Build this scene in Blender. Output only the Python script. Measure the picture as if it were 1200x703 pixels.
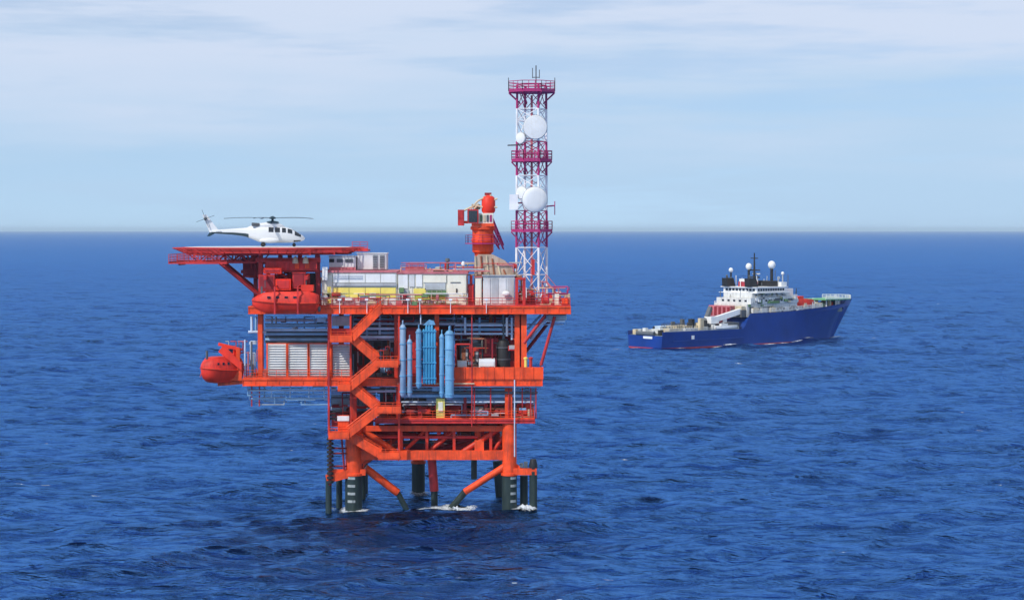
import bpy, math, random
import numpy as np
from mathutils import Vector, Matrix

random.seed(7)
R = math.radians
for o in list(bpy.data.objects):
    bpy.data.objects.remove(o)
scene = bpy.context.scene
COL = scene.collection

# ------------------------------------------------------------------ camera
F_PX = 2333.0            # focal length in pixels of the 1200 px wide photograph
CAM_H, CAM_D = 38.0, 268.0
PITCH = math.atan(82.5 / F_PX)
cam_data = bpy.data.cameras.new('camera')
cam = bpy.data.objects.new('camera', cam_data)
COL.objects.link(cam)
cam.location = (0, -CAM_D, CAM_H)
cam.rotation_euler = (math.pi / 2 - PITCH, 0, 0)
cam_data.sensor_fit = 'HORIZONTAL'
cam_data.sensor_width = 36.0
cam_data.lens = 36.0 * F_PX / 1200.0
cam_data.clip_start = 1.0
cam_data.clip_end = 90000.0
scene.camera = cam

# ------------------------------------------------------------------ sky, sun, exposure
SUN_EL, SUN_AZ = R(44), R(222)      # azimuth measured from +Y towards +X
world = bpy.data.worlds.new('World')
scene.world = world
world.use_nodes = True
nt = world.node_tree
for n in list(nt.nodes):
    nt.nodes.remove(n)
def wn(t, **k):
    n = nt.nodes.new(t)
    for a, b in k.items():
        setattr(n, a, b)
    return n
wout = wn('ShaderNodeOutputWorld')
sky = wn('ShaderNodeTexSky', sky_type='NISHITA', sun_disc=False, sun_elevation=SUN_EL, sun_rotation=SUN_AZ)
sky.air_density = 1.0
sky.dust_density = 0.4
sky.ozone_density = 1.2
lift = wn('ShaderNodeVectorMath', operation='ADD')
lift.inputs[1].default_value = (0, 0, 0.14)     # the blue seen between the clouds is the clear sky higher up
norm = wn('ShaderNodeVectorMath', operation='NORMALIZE')
bg_sky = wn('ShaderNodeBackground')
bg_sky.inputs['Strength'].default_value = 0.15
nt.links.new(sky.outputs[0], bg_sky.inputs['Color'])
bg_cl = wn('ShaderNodeBackground')
bg_cl.inputs['Color'].default_value = (0.55, 0.68, 0.90, 1)
bg_cl.inputs['Strength'].default_value = 1.04
tc = wn('ShaderNodeTexCoord')
nt.links.new(tc.outputs['Generated'], lift.inputs[0])
nt.links.new(lift.outputs[0], norm.inputs[0])
nt.links.new(norm.outputs[0], sky.inputs['Vector'])
def cloud_noise(sx, sz, scale, detail, off):
    m = wn('ShaderNodeMapping')
    m.inputs['Scale'].default_value = (sx, sx, sz)
    m.inputs['Location'].default_value = off
    n = wn('ShaderNodeTexNoise')
    n.inputs['Scale'].default_value = scale
    n.inputs['Detail'].default_value = detail
    n.inputs['Roughness'].default_value = 0.55
    nt.links.new(tc.outputs['Generated'], m.inputs['Vector'])
    nt.links.new(m.outputs[0], n.inputs['Vector'])
    return n.outputs['Fac']
def wmath(op, a, b=None, clamp=False):
    n = wn('ShaderNodeMath', operation=op, use_clamp=clamp)
    for i, s in enumerate((a, b)):
        if s is None:
            continue
        if isinstance(s, (int, float)):
            n.inputs[i].default_value = s
        else:
            nt.links.new(s, n.inputs[i])
    return n.outputs[0]
big = cloud_noise(2.6, 26.0, 1.0, 5, (5.1, 2.0, 0.1))
fine = cloud_noise(9.0, 85.0, 1.0, 9, (3.1, 0.7, 1.4))
msk = wmath('ADD', wmath('MULTIPLY', big, 0.58), wmath('MULTIPLY', fine, 0.42))
rmp = wn('ShaderNodeMapRange')
rmp.interpolation_type = 'SMOOTHSTEP'
rmp.inputs['From Min'].default_value = 0.415
rmp.inputs['From Max'].default_value = 0.53
rmp.inputs['To Min'].default_value = 0.48
rmp.inputs['To Max'].default_value = 0.97
nt.links.new(msk, rmp.inputs['Value'])
# the cloud veil: thin and bluish low down, thicker and paler from a few degrees up, all round the horizon
sepw = wn('ShaderNodeSeparateXYZ')
nt.links.new(tc.outputs['Generated'], sepw.inputs[0])
bank = wmath('ADD', sepw.outputs['Z'], wmath('MULTIPLY', wmath('SUBTRACT', big, 0.5), 0.16))
rb = wn('ShaderNodeMapRange')
rb.interpolation_type = 'SMOOTHSTEP'
rb.inputs['From Min'].default_value = 0.030
rb.inputs['From Max'].default_value = 0.115
nt.links.new(bank, rb.inputs['Value'])
ccol = wn('ShaderNodeMix', data_type='RGBA')
nt.links.new(rb.outputs[0], ccol.inputs['Factor'])
ccol.inputs['A'].default_value = (0.45, 0.635, 0.84, 1)
ccol.inputs['B'].default_value = (0.625, 0.715, 0.88, 1)
nt.links.new(ccol.outputs['Result'], bg_cl.inputs['Color'])
mixw = wn('ShaderNodeMixShader')
nt.links.new(rmp.outputs[0], mixw.inputs[0])
nt.links.new(bg_sky.outputs[0], mixw.inputs[1])
nt.links.new(bg_cl.outputs[0], mixw.inputs[2])
nt.links.new(mixw.outputs[0], wout.inputs['Surface'])

sun_dir = Vector((math.cos(SUN_EL) * math.sin(SUN_AZ), math.cos(SUN_EL) * math.cos(SUN_AZ), math.sin(SUN_EL)))
sd = bpy.data.lights.new('sun', 'SUN')
sd.energy = 3.4
sd.angle = R(1.0)
sd.color = (1.0, 0.95, 0.87)
so = bpy.data.objects.new('sun', sd)
COL.objects.link(so)
so.location = (-60, -80, 120)
so.rotation_euler = sun_dir.to_track_quat('Z', 'Y').to_euler()

scene.view_settings.view_transform = 'Standard'
scene.view_settings.look = 'None'
scene.view_settings.exposure = 0.0
scene.view_settings.gamma = 1.0
scene.view_settings.use_curve_mapping = False

# ------------------------------------------------------------------ photo pixel -> place at a known depth
CP, SP = math.cos(PITCH), math.sin(PITCH)
def W(px, py, Y):
    u, v = px - 600.0, 351.5 - py
    dy = F_PX * CP + v * SP
    dz = -F_PX * SP + v * CP
    t = (Y + CAM_D) / dy
    return (u * t, Y, CAM_H + dz * t)
def X_(px, Y=0.0):
    return W(px, 400, Y)[0]
def Z_(py, Y=0.0):
    return W(600, py, Y)[2]

# ------------------------------------------------------------------ materials
MATS = {}
def mat(name, col, rough=0.5, metal=0.0, var=0.18, scale=0.6, dirt=0.25, dirt_col=(0.10, 0.05, 0.03), bump=0.02, spec=0.4, streak=True):
    m = bpy.data.materials.new(name)
    m.use_nodes = True
    t = m.node_tree
    b = t.nodes['Principled BSDF']
    b.inputs['Roughness'].default_value = rough
    b.inputs['Metallic'].default_value = metal
    b.inputs['Specular IOR Level'].default_value = spec
    geo = t.nodes.new('ShaderNodeNewGeometry')
    n1 = t.nodes.new('ShaderNodeTexNoise')
    n1.inputs['Scale'].default_value = scale
    n1.inputs['Detail'].default_value = 5
    t.links.new(geo.outputs['Position'], n1.inputs['Vector'])
    mp = t.nodes.new('ShaderNodeMapping')
    mp.inputs['Scale'].default_value = (2.2, 2.2, 0.28) if streak else (1.5, 1.5, 1.5)
    t.links.new(geo.outputs['Position'], mp.inputs['Vector'])
    n2 = t.nodes.new('ShaderNodeTexNoise')
    n2.inputs['Scale'].default_value = 1.0
    n2.inputs['Detail'].default_value = 6
    n2.inputs['Roughness'].default_value = 0.65
    t.links.new(mp.outputs[0], n2.inputs['Vector'])
    r1 = t.nodes.new('ShaderNodeMapRange')
    r1.inputs['From Min'].default_value = 0.3
    r1.inputs['From Max'].default_value = 0.7
    r1.inputs['To Min'].default_value = 1.0 - var
    r1.inputs['To Max'].default_value = 1.0 + var
    t.links.new(n1.outputs['Fac'], r1.inputs['Value'])
    mul = t.nodes.new('ShaderNodeVectorMath')
    mul.operation = 'SCALE'
    mul.inputs[0].default_value = col[:3]
    t.links.new(r1.outputs[0], mul.inputs['Scale'])
    r2 = t.nodes.new('ShaderNodeMapRange')
    r2.inputs['From Min'].default_value = 0.50
    r2.inputs['From Max'].default_value = 0.78
    r2.inputs['To Max'].default_value = min(1.0, dirt * 2.2)
    t.links.new(n2.outputs['Fac'], r2.inputs['Value'])
    mx = t.nodes.new('ShaderNodeMix')
    mx.data_type = 'RGBA'
    t.links.new(r2.outputs[0], mx.inputs['Factor'])
    t.links.new(mul.outputs[0], mx.inputs['A'])
    mx.inputs['B'].default_value = (*dirt_col, 1)
    t.links.new(mx.outputs['Result'], b.inputs['Base Color'])
    if bump:
        bp = t.nodes.new('ShaderNodeBump')
        bp.inputs['Strength'].default_value = 0.4
        bp.inputs['Distance'].default_value = bump
        t.links.new(n2.outputs['Fac'], bp.inputs['Height'])
        t.links.new(bp.outputs[0], b.inputs['Normal'])
    MATS[name] = m
    return m

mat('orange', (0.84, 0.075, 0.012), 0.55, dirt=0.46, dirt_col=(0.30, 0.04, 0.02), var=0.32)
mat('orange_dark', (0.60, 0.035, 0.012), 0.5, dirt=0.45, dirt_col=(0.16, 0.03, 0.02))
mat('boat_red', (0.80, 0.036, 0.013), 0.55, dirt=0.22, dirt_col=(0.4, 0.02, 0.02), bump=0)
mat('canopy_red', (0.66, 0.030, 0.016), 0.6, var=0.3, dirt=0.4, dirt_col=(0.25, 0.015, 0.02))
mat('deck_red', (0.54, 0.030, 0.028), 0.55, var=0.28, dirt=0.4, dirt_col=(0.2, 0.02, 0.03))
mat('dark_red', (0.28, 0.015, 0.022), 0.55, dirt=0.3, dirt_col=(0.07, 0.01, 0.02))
mat('tower_red', (0.42, 0.028, 0.150), 0.5, dirt=0.12, dirt_col=(0.3, 0.03, 0.08))
mat('tower_white', (0.80, 0.80, 0.82), 0.5, dirt=0.10, dirt_col=(0.5, 0.40, 0.40))
mat('white', (0.78, 0.78, 0.76), 0.45, dirt=0.12, dirt_col=(0.42, 0.36, 0.30), var=0.07)
mat('cream', (0.80, 0.76, 0.62), 0.55, dirt=0.15, dirt_col=(0.48, 0.40, 0.28), var=0.08)
mat('yellow', (0.86, 0.72, 0.16), 0.5, dirt=0.14, dirt_col=(0.5, 0.40, 0.18), var=0.1)
mat('lime', (0.52, 0.62, 0.10), 0.5, dirt=0.14, dirt_col=(0.3, 0.3, 0.1), var=0.1)
mat('green_box', (0.12, 0.22, 0.09), 0.5, dirt=0.2)
mat('grey', (0.42, 0.44, 0.45), 0.5, dirt=0.2, dirt_col=(0.25, 0.2, 0.17))
mat('grey_light', (0.62, 0.63, 0.62), 0.5, dirt=0.2, dirt_col=(0.4, 0.33, 0.28))
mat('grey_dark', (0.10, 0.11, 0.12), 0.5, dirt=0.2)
mat('beige', (0.44, 0.33, 0.25), 0.75, var=0.35, dirt=0.6, dirt_col=(0.30, 0.16, 0.10))
mat('rust', (0.30, 0.10, 0.05), 0.7, dirt=0.4, dirt_col=(0.12, 0.04, 0.03))
mat('pipe_blue', (0.25, 0.42, 0.60), 0.4, dirt=0.12, dirt_col=(0.15, 0.22, 0.3))
mat('pipe_pale', (0.52, 0.62, 0.74), 0.35, dirt=0.12, dirt_col=(0.3, 0.33, 0.38))
mat('tube_blue', (0.14, 0.34, 0.54), 0.45, dirt=0.3, dirt_col=(0.06, 0.13, 0.2))
mat('tube_pale', (0.27, 0.39, 0.54), 0.45, dirt=0.3, dirt_col=(0.14, 0.18, 0.24))
mat('tank_blue', (0.055, 0.29, 0.50), 0.38, dirt=0.12, dirt_col=(0.05, 0.16, 0.3))
mat('steel', (0.45, 0.47, 0.5), 0.35, metal=0.6, dirt=0.2)
mat('black', (0.018, 0.018, 0.02), 0.6, dirt=0.1, dirt_col=(0.05, 0.05, 0.05))
mat('glass', (0.012, 0.016, 0.022), 0.06, dirt=0, bump=0, spec=0.8)
mat('heli_white', (0.70, 0.71, 0.72), 0.22, dirt=0.03, dirt_col=(0.5, 0.5, 0.5), var=0.03, bump=0)
mat('heli_dark', (0.02, 0.05, 0.07), 0.3, dirt=0.03, bump=0)
mat('pile_dark', (0.016, 0.030, 0.028), 0.55, dirt=0.35, dirt_col=(0.05, 0.07, 0.05))
mat('ship_blue', (0.002, 0.036, 0.225), 0.4, dirt=0.25, dirt_col=(0.02, 0.05, 0.22), scale=0.15)
mat('ship_white', (0.64, 0.64, 0.61), 0.5, var=0.15, dirt=0.45, dirt_col=(0.33, 0.27, 0.22), scale=0.25)
mat('ship_red', (0.40, 0.04, 0.06), 0.5, dirt=0.2)
mat('ship_deck', (0.20, 0.24, 0.22), 0.7, dirt=0.3)
mat('deck_green', (0.12, 0.36, 0.16), 0.7, dirt=0.2, streak=False)
mat('foam', (0.82, 0.86, 0.90), 0.8, dirt=0, bump=0)
mat('mark_white', (0.34, 0.37, 0.36), 0.8, dirt=0.95, dirt_col=(0.04, 0.06, 0.05), scale=2.5)
mat('tan', (0.60, 0.50, 0.33), 0.6, dirt=0.2)
mat('pink', (0.55, 0.16, 0.18), 0.6, dirt=0.2)

# ------------------------------------------------------------------ mesh helpers
class MB:
    def __init__(s):
        s.v, s.f = [], []
    def quads(s, vs, fs):
        k = len(s.v)
        s.v += [tuple(p) for p in vs]
        s.f += [tuple(i + k for i in q) for q in fs]
        return s
    def box(s, x0, x1, y0, y1, z0, z1):
        vs = [(x, y, z) for z in (z0, z1) for y in (y0, y1) for x in (x0, x1)]
        return s.quads(vs, [(0, 2, 3, 1), (4, 5, 7, 6), (0, 1, 5, 4), (2, 6, 7, 3), (0, 4, 6, 2), (1, 3, 7, 5)])
    def tube(s, p, q, r, n=8, r2=None):
        p, q = Vector(p), Vector(q)
        r2 = r if r2 is None else r2
        d = (q - p)
        if d.length < 1e-6:
            return s
        d.normalize()
        a = d.orthogonal().normalized() if abs(d.z) < 0.9 else Vector((1, 0, 0))
        a = (a - d * a.dot(d)).normalized()
        b = d.cross(a)
        vs = []
        for c, rr in ((p, r), (q, r2)):
            for i in range(n):
                t = 2 * math.pi * (i + 0.5) / n
                vs.append(c + (a * math.cos(t) + b * math.sin(t)) * rr)
        fs = [(i, (i + 1) % n, n + (i + 1) % n, n + i) for i in range(n)]
        fs += [tuple(range(n - 1, -1, -1)), tuple(range(n, 2 * n))]
        return s.quads(vs, fs)
    def beam(s, p, q, w, h, up=(0, 0, 1)):
        p, q = Vector(p), Vector(q)
        d = (q - p).normalized()
        up = Vector(up)
        if abs(d.dot(up)) > 0.98:
            up = Vector((0, 1, 0))
        a = d.cross(up).normalized() * (w / 2)
        b = a.cross(d).normalized() * (h / 2)
        vs = []
        for c in (p, q):
            vs += [c - a - b, c + a - b, c + a + b, c - a + b]
        return s.quads(vs, [(0, 1, 5, 4), (1, 2, 6, 5), (2, 3, 7, 6), (3, 0, 4, 7), (3, 2, 1, 0), (4, 5, 6, 7)])
    def prism(s, pts, off):
        n = len(pts)
        off = Vector(off)
        vs = [Vector(p) for p in pts] + [Vector(p) + off for p in pts]
        fs = [(i, (i + 1) % n, n + (i + 1) % n, n + i) for i in range(n)]
        fs += [tuple(range(n - 1, -1, -1)), tuple(range(n, 2 * n))]
        return s.quads(vs, fs)
    def loft(s, rings, closed=True, cap=True):
        n = len(rings[0])
        vs = [p for r in rings for p in r]
        fs = []
        for k in range(len(rings) - 1):
            for i in range(n if closed else n - 1):
                j = (i + 1) % n
                fs.append((k * n + i, k * n + j, (k + 1) * n + j, (k + 1) * n + i))
        if cap:
            fs.append(tuple(range(n - 1, -1, -1)))
            fs.append(tuple((len(rings) - 1) * n + i for i in range(n)))
        return s.quads(vs, fs)
    def lathe(s, c, prof, n=16, axis=(0, 0, 1)):
        ax = Vector(axis).normalized()
        a = ax.orthogonal().normalized()
        b = ax.cross(a)
        c = Vector(c)
        rings = []
        for r, h in prof:
            rings.append([c + ax * h + (a * math.cos(2 * math.pi * i / n) + b * math.sin(2 * math.pi * i / n)) * max(r, 0.002) for i in range(n)])
        return s.loft(rings)
    def ball(s, c, r, n=10, m=6, sx=1, sy=1, sz=1):
        rings = []
        for k in range(m + 1):
            t = -math.pi / 2 + math.pi * k / m
            rr = max(math.cos(t), 0.01)
            rings.append([(c[0] + sx * r * rr * math.cos(2 * math.pi * i / n), c[1] + sy * r * rr * math.sin(2 * math.pi * i / n), c[2] + sz * r * math.sin(t)) for i in range(n)])
        return s.loft(rings)
    def railing(s, pts, h=1.1, sp=1.5, r=0.04, mid=2, kick=True):
        for a, b in zip(pts[:-1], pts[1:]):
            a, b = Vector(a), Vector(b)
            L = (b - a).length
            n = max(1, int(round(L / sp)))
            for i in range(n + 1):
                p = a.lerp(b, i / n)
                s.tube(p, p + Vector((0, 0, h)), r, 4)
            for k in range(mid + 1):
                zz = Vector((0, 0, h * (k + 1) / (mid + 1)))
                s.tube(a + zz, b + zz, r * 0.9, 4)
            if kick:
                s.beam(a + Vector((0, 0, 0.1)), b + Vector((0, 0, 0.1)), 0.04, 0.18)
        return s
    def build(s, name, m, parent=None, smooth=False, origin=None, xf=None):
        base = Vector(origin) if origin else (Vector(parent['_o']) if parent is not None and '_o' in parent.keys() else Vector((0, 0, 0)))
        me = bpy.data.meshes.new(name)
        if xf is not None:
            vs = [tuple(xf @ Vector(p)) for p in s.v]
            me.from_pydata([tuple(Vector(p) - base) for p in vs], [], s.f)
        else:
            me.from_pydata([tuple(Vector(p) - base) for p in s.v], [], s.f)
        me.materials.append(MATS[m])
        o = bpy.data.objects.new(name, me)
        COL.objects.link(o)
        if smooth:
            me.polygons.foreach_set('use_smooth', [True] * len(me.polygons))
            try:
                me.set_sharp_from_angle(angle=R(40))
            except Exception:
                pass
        if parent is not None:
            o.parent = parent
            o['_o'] = list(base)
        elif origin:
            o.location = base
            o['_o'] = list(base)
        return o

def tag(o, label, cat=None, group=None, kind=None):
    if label:
        o['label'] = label
    if cat:
        o['category'] = cat
    if group:
        o['group'] = group
    if kind:
        o['kind'] = kind
    return o
def thing(name, label, cat, loc, group=None):
    o = bpy.data.objects.new(name, None)
    o.empty_display_size = 0.5
    COL.objects.link(o)
    o.location = loc
    o['_o'] = list(loc)
    return tag(o, label, cat, group)
def copies(o, offs):
    for d in offs:
        c = o.copy()
        COL.objects.link(c)
        c.location = Vector(o.location) + Vector(d)

# ------------------------------------------------------------------ the sea: one sheet of waves out to the horizon
rng = np.random.default_rng(11)
WV = []
for i in range(130):
    lam = 1.8 * (30.0 / 1.8) ** rng.random()
    th = R(-79) + rng.normal(0, 0.42)
    k = 2 * math.pi / lam
    amp = 0.0066 * lam ** 0.86 * (0.6 + 0.8 * rng.random()) * math.exp(-(lam / 38.0) ** 4)
    WV.append((k * math.cos(th), k * math.sin(th), amp, rng.random() * 6.283, lam, math.cos(th), math.sin(th)))
for lam, deg, amp in ((62, -70, .22), (48, -84, .20), (38, -60, .16), (44, -98, .12)):
    k = 2 * math.pi / lam
    WV.append((k * math.cos(R(deg)), k * math.sin(R(deg)), amp, rng.random() * 6.283, lam, math.cos(R(deg)), math.sin(R(deg))))
def sea_disp(x, y, spc):
    dx, dy, dz = np.zeros_like(x), np.zeros_like(x), np.zeros_like(x)
    far = np.clip((2500.0 - np.hypot(x, y + CAM_D)) / 1700.0, 0, 1)
    for kx, ky, a, ph, lam, cx, cy in WV:
        fade = np.clip((lam / spc - 2.2) / 2.5, 0, 1) * far
        t = kx * x + ky * y + ph
        c, s_ = np.cos(t), np.sin(t)
        dz += a * fade * c
        dx -= a * fade * s_ * cx * 1.5
        dy -= a * fade * s_ * cy * 1.5
    return dx, dy, dz
def sea_height(x, y):
    a = np.array([float(x)]), np.array([float(y)])
    return float(sea_disp(a[0], a[1], np.array([0.5]))[2][0])
def build_sea():
    core = R(17.0)
    n_core = 540
    ang = list(np.linspace(-core, core, n_core))
    d = core * 2 / n_core
    a = core
    side = []
    while a < math.pi:
        d *= 1.35
        a += min(d, R(9))
        side.append(a)
    side = [s for s in side if s < math.pi - R(2)]
    th = np.array([-s for s in side[::-1]] + ang + side + [math.pi])
    rr = [2.0]
    while rr[-1] < 150:
        rr.append(rr[-1] * 1.16)
    rr[-1] = 150.0
    while rr[-1] < 2600:
        rr.append(rr[-1] * 1.0023)
    while rr[-1] < 42000:
        rr.append(rr[-1] * 1.035)
    rr = np.array(rr)
    nth, nr = len(th), len(rr)
    dth = np.abs(np.gradient(th))
    dr = np.abs(np.gradient(rr))
    Rg, Tg = np.meshgrid(rr, th, indexing='ij')
    spc = np.maximum(dr[:, None] * 0.8, Rg * dth[None, :])
    x = Rg * np.sin(Tg)
    y = Rg * np.cos(Tg) - CAM_D
    dx, dy, dz = sea_disp(x.ravel(), y.ravel(), spc.ravel())
    co = np.stack([x.ravel() + dx, y.ravel() + dy, dz], 1)
    i, j = np.meshgrid(np.arange(nr - 1), np.arange(nth), indexing='ij')
    j2 = (j + 1) % nth
    q = np.stack([i * nth + j, i * nth + j2, (i + 1) * nth + j2, (i + 1) * nth + j], -1).reshape(-1, 4)[:, ::-1]
    co = np.vstack([co, [[0, -CAM_D, 0]]])
    c = len(co) - 1
    jj = np.arange(nth)
    tri = np.stack([np.full(nth, c), (jj + 1) % nth, jj], -1)
    me = bpy.data.meshes.new('sea')
    nq, ntr = len(q), len(tri)
    me.vertices.add(len(co))
    me.vertices.foreach_set('co', co.astype(np.float32).ravel())
    me.loops.add(nq * 4 + ntr * 3)
    me.loops.foreach_set('vertex_index', np.concatenate([q.ravel(), tri.ravel()]).astype(np.int32))
    me.polygons.add(nq + ntr)
    st = np.concatenate([np.arange(nq) * 4, nq * 4 + np.arange(ntr) * 3])
    me.polygons.foreach_set('loop_start', st.astype(np.int32))
    me.polygons.foreach_set('use_smooth', np.ones(nq + ntr, dtype=bool))
    me.update(calc_edges=True)
    me.validate()
    o = bpy.data.objects.new('sea', me)
    COL.objects.link(o)
    tag(o, 'deep blue choppy open sea out to the horizon', None, None, 'structure')
    m = bpy.data.materials.new('sea_water')
    m.use_nodes = True
    t = m.node_tree
    t.nodes.remove(t.nodes['Principled BSDF'])
    geo = t.nodes.new('ShaderNodeNewGeometry')
    def noise(scale, stretch, detail, rough, rot=6):
        mp = t.nodes.new('ShaderNodeMapping')
        mp.inputs['Rotation'].default_value = (0, 0, R(rot))
        mp.inputs['Scale'].default_value = stretch
        n = t.nodes.new('ShaderNodeTexNoise')
        n.inputs['Scale'].default_value = scale
        n.inputs['Detail'].default_value = detail
        n.inputs['Roughness'].default_value = rough
        t.links.new(geo.outputs['Position'], mp.inputs['Vector'])
        t.links.new(mp.outputs[0], n.inputs['Vector'])
        return n.outputs['Fac']
    n1 = noise(0.62, (0.40, 1.1, 1), 6, 0.62)
    n2 = noise(0.15, (0.42, 1.2, 1), 5, 0.58, 12)
    n3 = noise(0.010, (0.5, 1.2, 1), 4, 0.55)
    def peaked(x, p):       # gentle troughs, steep crests
        a = t.nodes.new('ShaderNodeMath'); a.operation = 'MULTIPLY'; a.inputs[1].default_value = 1.75
        b = t.nodes.new('ShaderNodeMath'); b.operation = 'POWER'; b.inputs[1].default_value = p
        t.links.new(x, a.inputs[0]); t.links.new(a.outputs[0], b.inputs[0])
        return b.outputs[0]
    add = t.nodes.new('ShaderNodeMath'); add.operation = 'MULTIPLY_ADD'
    t.links.new(peaked(n2, 4.5), add.inputs[0]); add.inputs[1].default_value = 3.0; t.links.new(peaked(n1, 4.5), add.inputs[2])
    bp = t.nodes.new('ShaderNodeBump')
    bp.inputs['Strength'].default_value = 1.0
    bp.inputs['Distance'].default_value = 0.17
    t.links.new(add.outputs[0], bp.inputs['Height'])
    gust = t.nodes.new('ShaderNodeMapRange')        # wind patches: rougher and calmer areas
    gust.inputs['From Min'].default_value = 0.34; gust.inputs['From Max'].default_value = 0.66
    gust.inputs['To Min'].default_value = 0.10; gust.inputs['To Max'].default_value = 0.235
    t.links.new(noise(0.022, (0.55, 1.6, 1), 4, 0.6, 16), gust.inputs['Value'])
    t.links.new(gust.outputs[0], bp.inputs['Distance'])
    ramp = t.nodes.new('ShaderNodeMix'); ramp.data_type = 'RGBA'
    mr = t.nodes.new('ShaderNodeMapRange')
    mr.inputs['From Min'].default_value = 0.35; mr.inputs['From Max'].default_value = 0.65
    t.links.new(n3, mr.inputs['Value'])
    t.links.new(mr.outputs[0], ramp.inputs['Factor'])
    ramp.inputs['A'].default_value = (0.0006, 0.0044, 0.024, 1)
    ramp.inputs['B'].default_value = (0.0009, 0.0066, 0.035, 1)
    dif = t.nodes.new('ShaderNodeBsdfDiffuse')
    t.links.new(ramp.outputs['Result'], dif.inputs['Color'])
    t.links.new(bp.outputs[0], dif.inputs['Normal'])
    glo = t.nodes.new('ShaderNodeBsdfGlossy')
    glo.inputs['Color'].default_value = (0.115, 0.300, 0.66, 1)
    glo.inputs['Roughness'].default_value = 0.10
    t.links.new(bp.outputs[0], glo.inputs['Normal'])
    fr = t.nodes.new('ShaderNodeFresnel')
    fr.inputs['IOR'].default_value = 1.30
    t.links.new(bp.outputs[0], fr.inputs['Normal'])
    mx = t.nodes.new('ShaderNodeMixShader')
    t.links.new(fr.outputs[0], mx.inputs[0])
    t.links.new(dif.outputs[0], mx.inputs[1])
    t.links.new(glo.outputs[0], mx.inputs[2])
    t.links.new(mx.outputs[0], t.nodes['Material Output'].inputs['Surface'])
    me.materials.append(m)
build_sea()

# ------------------------------------------------------------------ the platform: jacket, decks, stairs
ZM = Z_(359)            # top of the upper deck
ZC = Z_(444)            # top of the cellar deck
ZS = Z_(492)            # top of the lowest deck
DEPTH = 21.0
plat = thing('offshore_platform', 'orange-red steel offshore platform standing on legs in the open sea', 'platform', (X_(505), 9.0, 0.0))

def part(mb, name, m, parent=plat, smooth=False):
    return mb.build(name, m, parent, smooth)

# legs: orange above, dark wetted pile below
XL, XR, XMID = X_(414, 2), X_(597, 2), X_(490, 16)
zsplit = Z_(557, 2)
for (x, y, r) in ((XL, 2, 1.12), (XR, 2, 0.98), (XL, 16.5, 0.85), (XR - 0.6, 16.5, 0.85), (XMID, 16, 0.9)):
    g = MB().tube((x, y, zsplit), (x, y, ZS - 0.6), r, 18)
    g.lathe((x, y, zsplit), [(r + 0.002, 0), (r + 0.18, 0.05), (r + 0.18, 0.35), (r + 0.002, 0.4)], 18)
    leg = part(g, 'leg', 'orange', plat, True)
    g = MB().tube((x + (0.6 if x > -5 and y > 10 else 0) * 0, y, -7.0), (x, y, zsplit), r + 0.05, 18)
    part(g, 'pile', 'pile_dark', leg, True)
# draught bands painted white on the two front piles
for x in (XL - 0.5, XR + 0.35):
    for k in range(4):
        z = 1.0 + k * 1.05
        g = MB()
        pts = []
        for a in range(-3, 4):
            t = R(a * 11 - 90)
            pts.append((x, a))
        n = 7
        cx = XL if x < -5 else XR
        rr = (1.12 if x < -5 else 0.98) + 0.09
        a0 = R(-128 if x < -5 else -82)
        ring0, ring1 = [], []
        for i in range(n):
            t = a0 + R(52) * i / (n - 1)
            ring0.append((cx + rr * math.cos(t), 2 + rr * math.sin(t), z))
            ring1.append((cx + rr * math.cos(t), 2 + rr * math.sin(t), z + 0.34))
        back0 = [(cx + (p[0] - cx) * 0.95, 2 + (p[1] - 2) * 0.95, p[2]) for p in ring0[::-1]]
        back1 = [(cx + (p[0] - cx) * 0.95, 2 + (p[1] - 2) * 0.95, p[2]) for p in ring1[::-1]]
        g.loft([ring0 + back0, ring1 + back1])
        part(g, 'draught_mark', 'mark_white')

# extra dark conductor piles beside the legs
for (px, y, top) in ((384.5, 1.2, 556), (397, 3.5, 561), (614, 3.4, 557), (625, 1.6, 552)):
    x = X_(px, y)
    g = MB().tube((x, y, -7), (x, y, Z_(top, y)), 0.42 if px < 400 else 0.55, 12)
    part(g, 'fender_pile', 'pile_dark', plat, True)
# base arms carrying the boat fenders
g = MB()
g.beam((X_(382, 1.2), 1.3, Z_(561, 1.2)), (XL, 1.6, Z_(553, 1.6)), 1.1, 1.1)
g.beam((X_(384, 1.2), 1.3, Z_(553, 1.2)), (X_(428, 1.8), 1.8, Z_(553, 1.8)), 0.7, 0.8)
part(g, 'fender_arm', 'orange')
g = MB().beam((XR, 1.7, Z_(552, 1.7)), (X_(629, 1.6), 1.6, Z_(552, 1.6)), 1.0, 0.9)
g.prism([(XR + 0.5, 1.9, Z_(540, 2)), (XR + 0.5, 1.9, Z_(550, 2)), (X_(614, 2), 1.9, Z_(550, 2))], (0, 0.4, 0))
part(g, 'fender_arm', 'orange')
xb, yb = X_(625, 1.6), 1.6
part(MB().lathe((xb, yb, Z_(549, 1.6)), [(0.55, 0), (0.6, 0.5), (0.45, 1.1), (0.4, 1.3)], 12), 'mooring_post', 'black', plat, True)
for q, (px, h) in enumerate(((609, 0.5), (614, 0.7))):
    part(MB().box(X_(px), X_(px) + 0.5, 1.2, 2.0, Z_(547, 1.6), Z_(547, 1.6) + h), 'cleat', 'grey_dark')
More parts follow.
